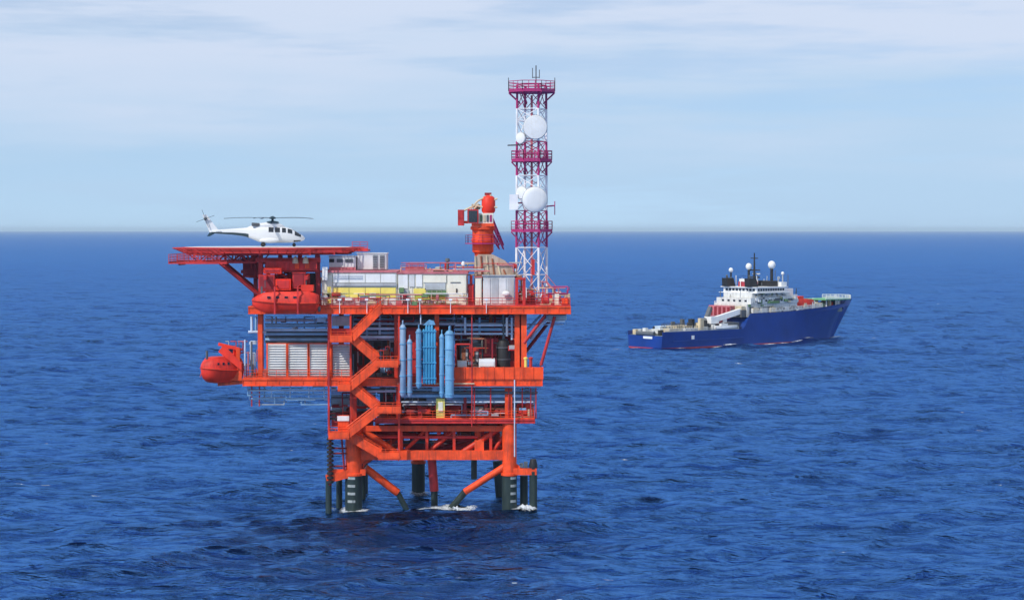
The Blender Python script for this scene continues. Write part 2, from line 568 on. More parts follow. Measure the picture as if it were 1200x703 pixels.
# stacked rubber fender at the left
for k in range(11):
    z = Z_(566, 1) + k * (Z_(511, 1) - Z_(566, 1)) / 11
    x = X_(386.5, 0.8)
    part(MB().lathe((x, 0.8, z), [(0.28, 0), (0.48, 0.08), (0.48, 0.34), (0.28, 0.42)], 12), 'rubber_fender', 'black', plat, True)
g = MB().tube((X_(386.5, 0.8), 0.8, Z_(568, 1)), (X_(386.5, 0.8), 0.8, Z_(505, 1)), 0.2, 8)
for py in (525, 531, 546):
    g.tube((X_(386, 0.8), 0.8, Z_(py, 0.8)), (XL, 1.6, Z_(py, 1.6)), 0.12, 6)
g.tube((X_(400, 1), 1.0, Z_(513, 1)), (X_(403, 1), 1.0, Z_(550, 1)), 0.14, 6)
part(g, 'fender_frame', 'dark_red')

# jacket braces
def tubepart(name, a, b, r, m, n=10, parent=plat):
    return part(MB().tube(a, b, r, n), name, m, parent, True)
zb = Z_(533, 2)
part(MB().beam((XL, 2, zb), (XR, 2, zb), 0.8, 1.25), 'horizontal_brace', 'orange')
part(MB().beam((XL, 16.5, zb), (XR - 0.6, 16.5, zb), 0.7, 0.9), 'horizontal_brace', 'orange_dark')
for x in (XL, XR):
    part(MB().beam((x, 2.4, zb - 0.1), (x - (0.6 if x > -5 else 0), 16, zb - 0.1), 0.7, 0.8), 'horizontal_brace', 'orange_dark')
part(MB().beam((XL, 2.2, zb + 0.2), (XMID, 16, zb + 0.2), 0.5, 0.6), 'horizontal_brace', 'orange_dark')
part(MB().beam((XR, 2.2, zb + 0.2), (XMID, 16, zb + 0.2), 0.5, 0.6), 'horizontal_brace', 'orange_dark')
# arch knees
def knee(p0, p1, p2, y, m):
    g = MB()
    pts = []
    for k in range(7):
        t = k / 6
        pts.append(((1 - t) ** 2 * p0[0] + 2 * t * (1 - t) * p1[0] + t * t * p2[0], y, (1 - t) ** 2 * p0[1] + 2 * t * (1 - t) * p1[1] + t * t * p2[1]))
    g.prism([(p1[0], y, p1[1])] + pts, (0, 0.5, 0))
    part(g, 'knee_plate', m)
knee((X_(436, 2), zb - 0.4), (XL + 0.8, zb - 0.4), (XL + 0.8, Z_(558, 2)), 1.8, 'orange')
knee((X_(441, 2), zb - 0.42), (X_(425, 2), Z_(541, 2)), (X_(423, 2), Z_(556, 2)), 2.4, 'orange')
knee((XL + 0.6, Z_(500, 2)), (XL + 0.6, zb + 0.4), (X_(446, 2), zb + 0.4), 1.7, 'orange_dark')
knee((X_(470, 16), zb - 0.4), (XMID - 0.8, zb - 0.4), (XMID - 0.8, Z_(545, 16)), 15.8, 'orange_dark')
knee((X_(518, 16), zb - 0.4), (XMID + 0.8, zb - 0.4), (XMID + 0.8, Z_(545, 16)), 15.9, 'orange_dark')
knee((X_(580, 2), zb + 0.4), (XR - 0.8, zb + 0.4), (XR - 0.8, Z_(522, 2)), 1.75, 'orange')
# slanting braces that run down into the water
lo = W(545, 576, 3); hi = W(592, 546, 2)
tubepart('diagonal_brace', hi, lo, 0.48, 'orange')
e = W(519, 592, 4)
tubepart('diagonal_brace', lo, (e[0], e[1], -1.5), 0.46, 'pile_dark')
tubepart('diagonal_brace', W(428, 548, 3), W(466, 577, 4), 0.55, 'orange')
tubepart('diagonal_brace', W(466, 577, 4), (W(480, 588, 4.3)[0], 4.3, -1.2), 0.40, 'pile_dark')
tubepart('riser', W(506, 538, 6), W(509, 575, 6), 0.62, 'deck_red')
tubepart('riser', W(509, 575, 6), (W(509, 590, 6)[0], 6, -5), 0.48, 'pile_dark')
tubepart('riser', W(555.5, 500, 5), W(555.5, 561, 5), 0.42, 'pile_dark')
tubepart('riser', W(425, 545, 12), (W(424, 590, 12)[0], 12, -5), 0.5, 'pile_dark')
tubepart('riser', W(583, 540, 13), (W(590, 590, 13)[0], 13, -5), 0.7, 'pile_dark')
# braces from jacket up to the lowest deck
for a, b, r, m in ((W(420, 500, 2.5), W(466, 531, 2.5), 0.42, 'orange'),
                   (W(588, 500, 3), W(540, 531, 3), 0.40, 'orange_dark'),
                   (W(595, 498, 9), W(505, 530, 9), 0.36, 'dark_red'),
                   (W(440, 498, 16), W(490, 530, 16), 0.42, 'dark_red'),
                   (W(575, 498, 16), W(495, 530, 16), 0.42, 'dark_red'),
                   (W(560, 496, 4), W(560, 533, 4), 0.45, 'orange'),
                   (W(470, 498, 14), W(470, 530, 14), 0.40, 'dark_red'),
                   (W(577, 496, 14), W(577, 533, 14), 0.6, 'dark_red'),
                   (W(585, 496, 10), W(585, 533, 10), 0.6, 'orange_dark')):
    tubepart('diagonal_brace', a, b, r, m)
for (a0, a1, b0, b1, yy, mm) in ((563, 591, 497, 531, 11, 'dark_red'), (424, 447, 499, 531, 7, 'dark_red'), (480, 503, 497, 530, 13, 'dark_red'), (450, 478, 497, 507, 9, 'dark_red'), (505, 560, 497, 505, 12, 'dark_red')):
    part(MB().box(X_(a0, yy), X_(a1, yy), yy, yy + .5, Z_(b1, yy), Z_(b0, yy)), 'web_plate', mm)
for a, b, r, m in ((W(430, 540, 6), W(480, 500, 6), .4, 'orange_dark'), (W(520, 531, 9), W(590, 503, 9), .45, 'deck_red'), (W(440, 512, 3), W(560, 512, 3), .22, 'deck_red'), (W(445, 505, 5), W(592, 520, 5), .25, 'dark_red'), (W(500, 531, 4), W(530, 500, 4), .25, 'deck_red')):
    tubepart('diagonal_brace', a, b, r, m)
part(MB().beam((XL + 1, 2.3, Z_(502, 2)), (XR - .8, 2.3, Z_(502, 2)), .5, .75), 'horizontal_brace', 'orange')
for px in (470, 500, 532, 575):
    part(MB().box(X_(px, 2.6) - .2, X_(px, 2.6) + .2, 2.6, 3.0, zb + .6, Z_(498, 2.6)), 'brace_post', 'orange_dark')
for a, b in (((472, 530), (499, 504)), ((533, 504), (502, 530)), ((577, 530), (592, 508))):
    tubepart('diagonal_brace', W(*a, 3.2), W(*b, 3.2), .26, 'orange_dark')
part(MB().box(X_(556, 2.2), X_(567, 2.2), 1.9, 2.9, zb + 0.4, Z_(516, 2)), 'pump_box', 'orange')

# --- decks
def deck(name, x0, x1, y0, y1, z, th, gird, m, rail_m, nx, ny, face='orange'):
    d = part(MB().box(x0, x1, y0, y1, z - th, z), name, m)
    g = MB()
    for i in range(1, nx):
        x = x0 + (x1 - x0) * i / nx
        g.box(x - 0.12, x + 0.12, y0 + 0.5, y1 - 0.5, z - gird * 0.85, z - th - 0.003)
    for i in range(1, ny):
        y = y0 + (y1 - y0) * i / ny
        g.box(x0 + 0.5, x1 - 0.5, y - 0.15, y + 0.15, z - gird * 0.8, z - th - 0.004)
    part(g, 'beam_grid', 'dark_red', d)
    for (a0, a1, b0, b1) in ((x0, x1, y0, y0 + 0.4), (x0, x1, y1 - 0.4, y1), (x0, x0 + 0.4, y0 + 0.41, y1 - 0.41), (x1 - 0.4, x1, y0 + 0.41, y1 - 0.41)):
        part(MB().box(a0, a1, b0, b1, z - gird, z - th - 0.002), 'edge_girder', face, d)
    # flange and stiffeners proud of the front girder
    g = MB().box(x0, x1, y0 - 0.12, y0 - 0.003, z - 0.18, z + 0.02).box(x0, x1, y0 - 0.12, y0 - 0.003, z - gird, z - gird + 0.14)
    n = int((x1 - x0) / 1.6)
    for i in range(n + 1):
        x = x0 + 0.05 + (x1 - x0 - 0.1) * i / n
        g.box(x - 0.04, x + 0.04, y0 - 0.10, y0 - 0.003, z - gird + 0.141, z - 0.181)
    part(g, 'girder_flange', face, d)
    return d
xm0, xm1 = X_(291), X_(669)
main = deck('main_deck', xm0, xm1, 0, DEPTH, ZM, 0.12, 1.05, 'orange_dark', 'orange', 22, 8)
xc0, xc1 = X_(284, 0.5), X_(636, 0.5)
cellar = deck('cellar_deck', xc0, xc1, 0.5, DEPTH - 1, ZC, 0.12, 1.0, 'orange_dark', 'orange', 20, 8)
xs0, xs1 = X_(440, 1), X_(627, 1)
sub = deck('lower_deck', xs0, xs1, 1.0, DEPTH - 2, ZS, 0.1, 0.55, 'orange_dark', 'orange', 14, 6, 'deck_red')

# railings, one per stretch
def rail(parent, pts, m='orange', **k):
    part(MB().railing(pts, **k), 'railing', m, parent)
rail(main, [(X_(376), 0.1, ZM + 0.02), (xm1 - 0.1, 0.1, ZM + 0.02)], 'deck_red')
rail(main, [(xm1 - 0.1, 0.2, ZM + 0.02), (xm1 - 0.1, DEPTH - 0.2, ZM + 0.02)], 'deck_red')
rail(main, [(xm0 + 0.1, 3.5, ZM + 0.02), (xm0 + 0.1, DEPTH - 0.2, ZM + 0.02)], 'deck_red')
rail(main, [(xm0 + 0.2, DEPTH - 0.1, ZM + 0.02), (xm1 - 0.2, DEPTH - 0.1, ZM + 0.02)], 'deck_red')
rail(cellar, [(xc0 + 0.1, 0.6, ZC + 0.02), (X_(310, 0.6), 0.6, ZC + 0.02)])
rail(cellar, [(X_(311, 0.6), 0.6, ZC + 0.02), (X_(413, 0.6), 0.6, ZC + 0.02)])
rail(cellar, [(X_(466, 0.6), 0.6, ZC + 0.02), (X_(532, 0.6), 0.6, ZC + 0.02)])
rail(cellar, [(xc1 - 0.1, 0.7, ZC + 0.02), (xc1 - 0.1, DEPTH - 1.2, ZC + 0.02)])
rail(sub, [(xs0 + 0.1, 1.1, ZS + 0.02), (xs1 - 0.1, 1.1, ZS + 0.02)])
rail(sub, [(xs1 - 0.1, 1.2, ZS + 0.02), (xs1 - 0.1, DEPTH - 2.2, ZS + 0.02)])
rail(sub, [(xs0 + 0.2, DEPTH - 2.1, ZS + 0.02), (xs1 - 0.2, DEPTH - 2.1, ZS + 0.02)], 'dark_red')

# solid orange wind wall on the right of the cellar deck: separate plates
x0, x1 = X_(533, 0.5), xc1
n = 9
pw = (x1 - x0) / n
first = part(MB().box(x0 + 0.03, x0 + pw - 0.03, 0.30, 0.37, ZC - 0.05, Z_(430, 0.5)), 'wall_plate', 'orange', cellar)
copies(first, [(pw * i, 0, 0) for i in range(1, n)])
first = part(MB().box(x0 - 0.07, x0 + 0.07, 0.20, 0.27, ZC - 0.05, Z_(429.5, 0.5)), 'wall_post', 'orange', cellar)
copies(first, [(pw * i, 0, 0) for i in range(1, n + 1)])

# columns between the decks
def col(px, y, ztop, zbot, w, m='orange', parent=plat):
    x = X_(px, y)
    g = MB().box(x - w / 2, x + w / 2, y - w * 0.4, y - w * 0.4 + 0.1, zbot, ztop).box(x - w / 2, x + w / 2, y + w * 0.4 - 0.1, y + w * 0.4, zbot, ztop).box(x - 0.06, x + 0.06, y - w * 0.4 + 0.1, y + w * 0.4 - 0.1, zbot, ztop)
    part(g, 'column', m, parent)
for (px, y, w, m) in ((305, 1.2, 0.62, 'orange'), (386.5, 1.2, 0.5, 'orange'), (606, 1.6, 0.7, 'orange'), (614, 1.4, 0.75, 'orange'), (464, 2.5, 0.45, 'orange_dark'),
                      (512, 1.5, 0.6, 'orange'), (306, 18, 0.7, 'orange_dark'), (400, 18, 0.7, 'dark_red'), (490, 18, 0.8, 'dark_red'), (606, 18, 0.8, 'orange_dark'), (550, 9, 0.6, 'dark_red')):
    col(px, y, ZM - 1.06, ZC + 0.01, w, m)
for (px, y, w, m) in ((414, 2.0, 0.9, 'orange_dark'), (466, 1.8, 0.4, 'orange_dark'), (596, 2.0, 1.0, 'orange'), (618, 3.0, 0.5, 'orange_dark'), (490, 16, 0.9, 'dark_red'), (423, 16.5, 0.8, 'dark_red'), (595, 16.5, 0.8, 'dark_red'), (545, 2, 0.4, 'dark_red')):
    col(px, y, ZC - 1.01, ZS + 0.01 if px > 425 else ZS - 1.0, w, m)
# knee bracket and slanting struts at the right end of the upper deck
for a, b, r, m in ((W(640, 368, 1.2), W(614, 402, 1.2), 0.22, 'deck_red'), (W(650, 371, 1.5), W(634, 428, 1.5), 0.22, 'deck_red'), (W(640, 371, 5), W(622, 398, 5), 0.22, 'pipe_pale'),
                   (W(648, 371, 9), W(610, 420, 9), 0.25, 'dark_red'), (W(645, 370, 2.2), W(622, 392, 2.2), 0.16, 'pipe_pale'), (W(634, 369, 3.2), W(618, 386, 3.2), 0.16, 'pipe_blue')):
    tubepart('strut', a, b, r, m)
part(MB().box(X_(642, 2), X_(664, 2), 2, 8, Z_(375, 2), Z_(369.2, 2)), 'hanging_tray', 'grey')
part(MB().box(X_(640, 2), X_(662, 2), 1.9, 8.2, Z_(377.4, 2), Z_(375.6, 2)), 'hanging_tray', 'pipe_pale')

# --- stairs on the front, each flight a part
def flight(p, q, wid=1.3, y0=-1.45):
    (xa, za), (xb, zb_) = p, q
    g = MB()
    for y in (y0, y0 + wid):
        g.beam((xa, y, za), (xb, y, zb_), 0.08, 0.75)
        for h in (0.75, 1.25):
            g.tube((xa, y, za + h), (xb, y, zb_ + h), 0.05, 4)
        nn = 5
        for i in range(nn + 1):
            t = i / nn
            xx, zz = xa + (xb - xa) * t, za + (zb_ - za) * t
            g.tube((xx, y, zz), (xx, y, zz + 1.25), 0.045, 4)
        g.beam((xa, y, za + 0.72), (xb, y, zb_ + 0.72), 0.03, 0.5)
    nst = int(abs(za - zb_) / 0.22)
    for i in range(nst):
        t = (i + 0.5) / nst
        xx, zz = xa + (xb - xa) * t, za + (zb_ - za) * t
        g.box(xx - 0.15, xx + 0.15, y0 + 0.05, y0 + wid - 0.05, zz - 0.03, zz + 0.02)
    return part(g, 'stair_flight', 'orange')
def landing(x0, x1, z, y0=-1.6, y1=0.45, panel=True):
    g = MB().box(x0, x1, y0, y1, z - 0.35, z)
    l = part(g, 'stair_landing', 'orange')
    rail(l, [(x0 + 0.05, y0 + 0.05, z), (x1 - 0.05, y0 + 0.05, z)], 'orange', sp=1.0)
    if panel:
        part(MB().box(x0, x1, y0 - 0.06, y0 - 0.003, z - 0.2, z + 0.62), 'toe_panel', 'orange', l)
    return l
SX = lambda px: X_(px, -1)
SZ = lambda py: Z_(py, -1)
flight((SX(446), SZ(364)), (SX(413), SZ(397)))
landing(SX(387), SX(413), SZ(398))
flight((SX(412), SZ(398)), (SX(443), SZ(425)), y0=-1.0)
landing(SX(441), SX(467), SZ(427))
flight((SX(443), SZ(428)), (SX(410), SZ(455)))
landing(SX(396), SX(411), SZ(455))
flight((SX(411), SZ(455)), (SX(444), SZ(482)), y0=-1.0)
landing(SX(442), SX(470), SZ(481))
flight((SX(444), SZ(482)), (SX(406), SZ(511)))
landing(SX(385), SX(409), SZ(511))
flight((SX(406), SZ(512)), (SX(446), SZ(535)), y0=-0.6)
landing(SX(443), SX(469), SZ(535))
for px in (384, 410, 467):
    part(MB().box(SX(px) - 0.12, SX(px) + 0.12, 0.1, 0.34, SZ(511 if px < 460 else 536), ZM - 1.1), 'stair_post', 'orange_dark' if px != 384 else 'deck_red')
    
# landing bay at the left of the lowest level
part(MB().box(X_(385, 1), X_(425, 1), 0.6, 5, Z_(512, 1), Z_(508.5, 1)), 'side_platform', 'orange')
rail(plat, [(X_(385, 1), 0.7, Z_(508.5, 1)), (X_(410, 1), 0.7, Z_(508.5, 1))], 'orange')
for py in (482, 486, 490):
    part(MB().box(X_(384, 1), X_(393, 1), 0.5, 1.0, Z_(py + 1.2, 1), Z_(py - 1.2, 1)), 'fender_bar', 'black')

# --- white louvre panels between cellar and upper deck (left), each slat a piece
def louvres(px0, px1, py0, py1, y, n, m, mid=True):
    x0, x1, z0, z1 = X_(px0, y), X_(px1, y), Z_(py1, y), Z_(py0, y)
    fr = MB().box(x0, x1, y + 0.35, y + 0.42, z0, z1)
    p = part(fr, 'louvre_panel', 'grey', plat)
    dz = (z1 - z0) / n
    w2 = 0.04
    vs = [(x0, y, z0 + 0.05), (x1, y, z0 + 0.05), (x1, y + 0.3, z0 + dz * 0.80), (x0, y + 0.3, z0 + dz * 0.80)]
    g = MB().prism(vs, (0, 0.03, 0.02))
    s = part(g, 'slat', m, p)
    copies(s, [(0, 0, dz * i) for i in range(1, n)])
    g = MB()
    for xx in (x0, x1):
        g.box(xx - 0.10, xx + 0.10, y - 0.12, y - 0.004, z0 - 0.1, z1 + 0.1)
    g.box(x0 + 0.10, x1 - 0.10, y - 0.10, y - 0.005, z1, z1 + 0.12)
    part(g, 'frame', 'orange', p)
for (a, b) in ((313, 336), (337, 361), (362, 384)):
    louvres(a, b, 403, 441, 0.95, 13, 'white')
louvres(389, 411, 404, 441, 1.4, 13, 'white')
# pipes and blue bands above the louvres
def hpipe(px0, px1, py, y, r, m, parent):
    tubepart('pipe', (X_(px0, y), y, Z_(py, y)), (X_(px1, y), y, Z_(py, y)), r, m, 8, parent)
for (py, y, r, m) in ((375, 6, 0.22, 'pipe_pale'), (381, 4, 0.28, 'pipe_blue'), (386.5, 3, 0.20, 'pipe_pale'), (388.8, 3.4, 0.16, 'grey_dark'), (391.5, 3.2, 0.18, 'pipe_blue'), (395, 4, 0.22, 'grey_dark'), (398, 3.4, 0.24, 'pipe_blue'), (401, 3, 0.14, 'grey_dark')):
    hpipe(311, 384, py, y, r, m, main)
part(MB().box(X_(312, 7), X_(384, 7), 7, 7.2, Z_(403, 7), Z_(385, 7)), 'pipe_screen', 'pipe_blue', main)
part(MB().box(X_(388, 1.5), X_(411, 1.5), 1.5, 1.9, Z_(399, 1.5), Z_(385, 1.5)), 'cable_box', 'deck_red', main)
part(MB().box(X_(389, 2), X_(410, 2), 2.4, 3.4, Z_(382, 2), Z_(370.5, 2)), 'junction_box', 'grey', main)
hpipe(291, 312, 389, 2, 0.2, 'pipe_pale', main)
tubepart('pipe', W(295, 390, 2), W(295, 371, 2), 0.18, 'pipe_pale', 8, main)
tubepart('pipe', W(300, 390, 4), W(300, 371, 4), 0.16, 'pipe_blue', 8, main)
# pipe runs in the dark bay behind the stairs and under the upper deck on the right
for k, (a, b, py, y, r, m) in enumerate(((414, 470, 374, 5, .2, 'pipe_blue'), (414, 606, 379.5, 4, .16, 'pipe_pale'), (414, 468, 385, 3, .2, 'pipe_pale'), (414, 468, 390, 4, .22, 'pipe_blue'), (414, 468, 395, 3, .22, 'pipe_pale'),
                                         (533, 604, 381, 3, .17, 'pipe_pale'), (533, 604, 386, 3.4, .22, 'pipe_blue'), (533, 602, 391, 3, .16, 'pipe_pale'), (470, 604, 376, 8, .2, 'pipe_blue'), (535, 600, 396, 6, .2, 'dark_red'),
                                         (618, 660, 380, 4, .12, 'pipe_pale'))):
    hpipe(a, b, py, y, r, m, main)
for px, py0, py1, y, m in ((430, 370, 398, 3.6, 'pipe_blue'), (445, 370, 392, 3.6, 'pipe_pale'), (455, 370, 440, 5, 'rust'), (545, 372, 392, 2.6, 'pipe_pale'), (562, 372, 392, 3.6, 'pipe_blue'), (594, 372, 394, 2.6, 'white'), (600, 372, 398, 2.6, 'pipe_pale'), (580, 372, 430, 5, 'dark_red'), (540, 372, 430, 6, 'grey_dark')):
    tubepart('pipe', W(px, py0, y), W(px, py1, y), 0.17, m, 8, main)
# added dark back panels, standing in for the deep shade inside the bays
part(MB().box(X_(533, 13), X_(612, 13), 13, 13.2, ZC + 0.01, ZM - 1.1), 'back_panel', 'dark_red', cellar)
part(MB().box(X_(412, 14), X_(532, 14), 14, 14.2, ZC + 0.01, ZM - 1.1), 'back_panel', 'grey_dark', cellar)
part(MB().box(X_(445, 15), X_(600, 15), 15, 15.2, ZS + 0.01, ZC - 1.05), 'back_panel', 'grey_dark', sub)
# pipe racks hanging below the cellar deck
for k, (a, b, py, y, r, m) in enumerate(((290, 384, 457.5, 2, .14, 'pipe_pale'), (290, 384, 462, 2, .12, 'pipe_blue'), (294, 384, 467, 2, .14, 'pipe_blue'), (388, 440, 459, 4, .3, 'pipe_blue'), (388, 440, 466, 4, .16, 'grey_dark'),
                                         (470, 634, 453, 1.2, .14, 'pipe_pale'), (470, 628, 456.5, 2, .18, 'pipe_blue'), (470, 630, 460, 1.5, .18, 'grey_dark'), (470, 628, 463.5, 2, .30, 'pipe_blue'), (500, 628, 468, 3, .25, 'pipe_blue'), (470, 625, 471, 2, .12, 'pipe_pale'), (430, 468, 452, 2, .2, 'pipe_blue'), (430, 468, 458, 2.5, .22, 'pipe_pale'))):
    hpipe(a, b, py, y, r, m, cellar)
for px in (295, 304, 318, 340, 362, 380):
    tubepart('hanger', W(px, 452, 2), W(px, 468 if px > 310 else 476, 2), 0.09, 'pipe_pale' if px > 310 else 'deck_red', 6, cellar)
for px in (556, 575, 596, 612, 622, 628):
    tubepart('hanger', W(px, 449, 1.4), W(px, 490, 1.4), 0.10, 'deck_red', 6, cellar)
part(MB().box(X_(388, 8), X_(440, 8), 8, 8.2, Z_(488, 8), Z_(462, 8)), 'screen_panel', 'grey', cellar)
part(MB().box(X_(388, 5), X_(436, 5), 5, 7, Z_(500, 5), Z_(484, 5)), 'pipe_casing', 'dark_red', cellar)
# tall vertical lines seen in front of the bays
for px, py0, py1, m in ((553, 366, 500, 'deck_red'), (467, 366, 540, 'deck_red'), (493, 366, 380, 'pipe_pale'), (603, 445, 535, 'pipe_pale')):
    tubepart('pipe', W(px, py0, 0.3), W(px, py1, 0.3), 0.09, m, 6, main)
for py, a, b, m in ((399.5, 466, 514, 'deck_red'), (421, 466, 532, 'deck_red'), (449.5, 466, 556, 'tan')):
    hpipe(a, b, py, 0.25, 0.09, m, cellar)
# small lamp brackets along the main deck edge
for px in (332, 398, 430, 478, 492, 528, 570):
    g = MB().tube(W(px, 367, -0.25), W(px, 351, -0.25), 0.05, 5).box(X_(px) - 0.22, X_(px) + 0.22, -0.4, -0.1, Z_(352), Z_(350))
    part(g, 'lamp_post', 'tower_white', main)

# ------------------------------------------------------------------ things on the decks
def P(t, mb, name, m, smooth=False):
    return mb.build(name, m, t, smooth)

# vertical blue tanks hung on the front of the platform
def vtank(px0, px1, py0, py1, y, m, label, group='vertical blue tubes on the platform front', ribs=True):
    xa, xb = X_(px0, y), X_(px1, y)
    r = (xb - xa) / 2
    x = (xa + xb) / 2
    z0, z1 = Z_(py1, y), Z_(py0, y)
    t = thing('vertical_tank', label, 'tank', (x, y, z0), group)
    P(t, MB().lathe((x, y, z0), [(r * 0.4, 0), (r, 0.3), (r, z1 - z0 - 0.4), (r * 0.75, z1 - z0 - 0.15), (r * 0.3, z1 - z0)], 18), 'shell', m, True)
    n = int((z1 - z0) / 2.2)
    for i in range(n + 1):
        z = z0 + 0.6 + i * (z1 - z0 - 1.2) / max(n, 1)
        P(t, MB().lathe((x, y, z), [(r * 0.9, 0), (r + 0.07, 0.02), (r + 0.07, 0.16), (r * 0.9, 0.18)], 18), 'band', 'tube_blue', True)
    P(t, MB().tube((x, y, z1 - 0.1), (x, y, z1 + 0.5), r * 0.25, 8).tube((x, y, z1 + 0.45), (x, y + 1.2, z1 + 0.45), r * 0.22, 8), 'nozzle', m, True)
    # clamp arms tying it to the deck edge
    P(t, MB().box(x - 0.1, x + 0.1, y + r * 0.8, 0.45, ZC - 0.5, ZC - 0.2), 'clamp', 'orange_dark')
    return t
vtank(468.5, 475.5, 380, 465, -0.9, 'tube_pale', 'tall pale blue tube nearest the stairs, leftmost of the blue tubes')
vtank(477, 483, 397, 465, -0.7, 'tube_pale', 'shorter pale tube, second from the stairs, with its top lower than the rest')
vtank(487.5, 494, 385, 455, -0.9, 'tube_blue', 'slim blue tube touching the left of the wide blue bundle')
vtank(515, 520.5, 391, 466, -0.7, 'tube_blue', 'thin blue tube between the wide blue bundle and the rightmost thick tube')
vtank(521.5, 532, 387, 468, -0.9, 'tube_blue', 'thick light blue tube, rightmost of the blue tubes, beside the orange wall')
# bundle of tubes
xa, xb, yb = X_(495, -0.6), X_(511, -0.6), -0.6
z0, z1 = Z_(450, yb), Z_(381, yb)
t = thing('tube_bundle', 'wide teal blue bundle of vertical tubes at the middle of the platform front', 'tank', ((xa + xb) / 2, yb, z0))
n = 5
rr = (xb - xa) / n / 2
for i in range(n):
    zt = z1 + (-0.5 if i in (0, 4) else 0.0)
    P(t, MB().lathe((xa + rr * (2 * i + 1), yb, z0), [(rr * 0.5, 0), (rr, 0.25), (rr, zt - z0 - 0.25), (rr * 0.5, zt - z0)], 12), 'tube', 'tank_blue', True)
for k in range(4):
    z = z0 + 0.7 + k * (z1 - z0 - 1.6) / 3
    P(t, MB().box(xa - 0.05, xb + 0.05, yb - rr - 0.08, yb - rr + 0.06, z, z + 0.16), 'strap', 'tank_blue')
P(t, MB().prism([(xa + 0.1, yb, z1), (xb - 0.1, yb, z1 + 0.05), (xb - 0.3, yb, z1 + 0.55), (xa + 0.9, yb, z1 + 0.75), (xa + 0.3, yb, z1 + 0.2)], (0, 0.7, 0)), 'cap', 'tube_blue')
P(t, MB().box((xa + xb) / 2 - 0.1, (xa + xb) / 2 + 0.1, yb + rr * 0.9, 0.45, ZC - 0.5, ZC - 0.2), 'clamp', 'orange_dark')

# accommodation modules on the upper deck
def module(px0, px1, py_top, y, dep, label, name='deck_module', wall='cream'):
    x0, x1 = X_(px0, y), X_(px1, y)
    z1 = Z_(py_top, y)
    t = thing(name, label, 'module', ((x0 + x1) / 2, y + dep / 2, ZM))
    w = P(t, MB().box(x0, x1, y, y + dep, ZM + 0.15, z1), 'wall', wall)
    P(t, MB().box(x0 + 0.2, x1 - 0.2, y + 0.2, y + dep - 0.2, ZM, ZM + 0.149), 'skid', 'grey_dark')
    P(t, MB().box(x0 - 0.15, x1 + 0.15, y - 0.25, y + dep + 0.15, z1 + 0.001, z1 + 0.28), 'roof', 'pink')
    # corrugation ribs
    n = int((x1 - x0) / 0.55)
    rib = P(w, MB().box(x0 + 0.06, x0 + 0.26, y - 0.05, y - 0.002, ZM + 0.2, z1 - 0.05), 'rib', wall)
    copies(rib, [((x1 - x0 - 0.3) * i / n, 0, 0) for i in range(1, n + 1)])
    return t, w, x0, x1, z1
def panel(t, px0, px1, py0, py1, y, m, name, d=0.06, off=0.12):
    return P(t, MB().box(X_(px0, y), X_(px1, y), y - off - d, y - off + 0.0, Z_(py1, y), Z_(py0, y)), name, m)
YM = 2.2
t, w, *_ = module(377, 466, 319.5, YM, 9, 'long cream and yellow deck module beside the lifeboat on the upper deck')
panel(t, 391, 465, 331.5, 335, YM, 'grey', 'cable_tray', 0.25)
for a, b in ((391, 409), (409.6, 428), (428.6, 446), (446.6, 464)):
    panel(t, a, b, 337, 348.5, YM, 'yellow', 'yellow_panel')
    panel(t, a, b, 349.2, 359, YM, 'white', 'lower_panel')
    panel(t, a, b, 321, 331, YM, 'white', 'upper_panel')
dr = panel(t, 377.5, 389.5, 322, 359, YM, 'cream', 'door_bay')
panel(t, 384, 388, 336, 358, YM - 0.1, 'yellow', 'door')
panel(t, 378.5, 384.5, 313, 328, YM - 0.3, 'white', 'intake_box', 0.6)
vt = panel(t, 421.5, 432, 347, 357.5, YM - 0.1, 'grey_light', 'vent')
for k in range(4):
    panel(vt, 422, 431.5, 348 + k * 2.4, 349.2 + k * 2.4, YM - 0.17, 'pipe_blue', 'vent_slat', 0.04)
panel(t, 383, 386.5, 344, 349, YM - 0.25, 'black', 'control_box')
for px in (441, 448, 454):
    panel(t, px, px + 1.4, 350, 359, YM - 0.1, 'deck_red' if px == 441 else 'tan', 'pipe_stub')

t, w, *_ = module(466.6, 547, 321, YM, 8, 'white and lime deck module with green boxes, right of the long cream one')
panel(t, 467, 478, 322, 338, YM, 'white', 'upper_panel')
panel(t, 479.5, 486, 322, 336, YM, 'grey_light', 'upper_panel')
panel(t, 487.5, 495, 321.8, 336, YM, 'white', 'upper_panel')
panel(t, 496, 523, 322.5, 331, YM, 'cream', 'upper_panel')
panel(t, 498, 522, 331.5, 339.5, YM, 'grey', 'louvre')
panel(t, 485, 499, 338, 346, YM, 'yellow', 'yellow_panel')
panel(t, 486, 522, 346.6, 351, YM, 'lime', 'lime_panel')
for k in range(4):
    panel(t, 501 + k * 5.7, 506 + k * 5.7, 340.5, 346, YM - 0.1, 'green_box', 'green_cabinet', 0.4)
panel(t, 524.5, 546, 322.5, 359, YM, 'cream', 'end_panel')
panel(t, 534.5, 536, 338, 343.5, YM - 0.1, 'black', 'handle')
panel(t, 528, 540, 330.5, 331.5, YM - 0.1, 'grey_dark', 'sign_strip', 0.03)
panel(t, 467.5, 479, 339, 358.5, YM, 'grey', 'recess_panel')
panel(t, 468, 473.5, 337, 342.5, YM - 0.1, 'green_box', 'green_lamp_box', 0.5)
panel(t, 469, 477, 344, 358, YM - 0.1, 'grey_dark', 'switchgear', 0.4)
for k in range(11):
    panel(t, 483.5 + k * 3.6, 485 + k * 3.6, 351.5, 358.5, YM - 0.1, ('green_box', 'white', 'grey', 'white')[k % 4], 'gas_bottle', 0.3)
zr = Z_(321, YM) + 0.28
P(t, MB().railing([(X_(470, YM), YM, zr), (X_(500, YM), YM, zr)], 0.9, 1.2, 0.05), 'roof_railing', 'pink')

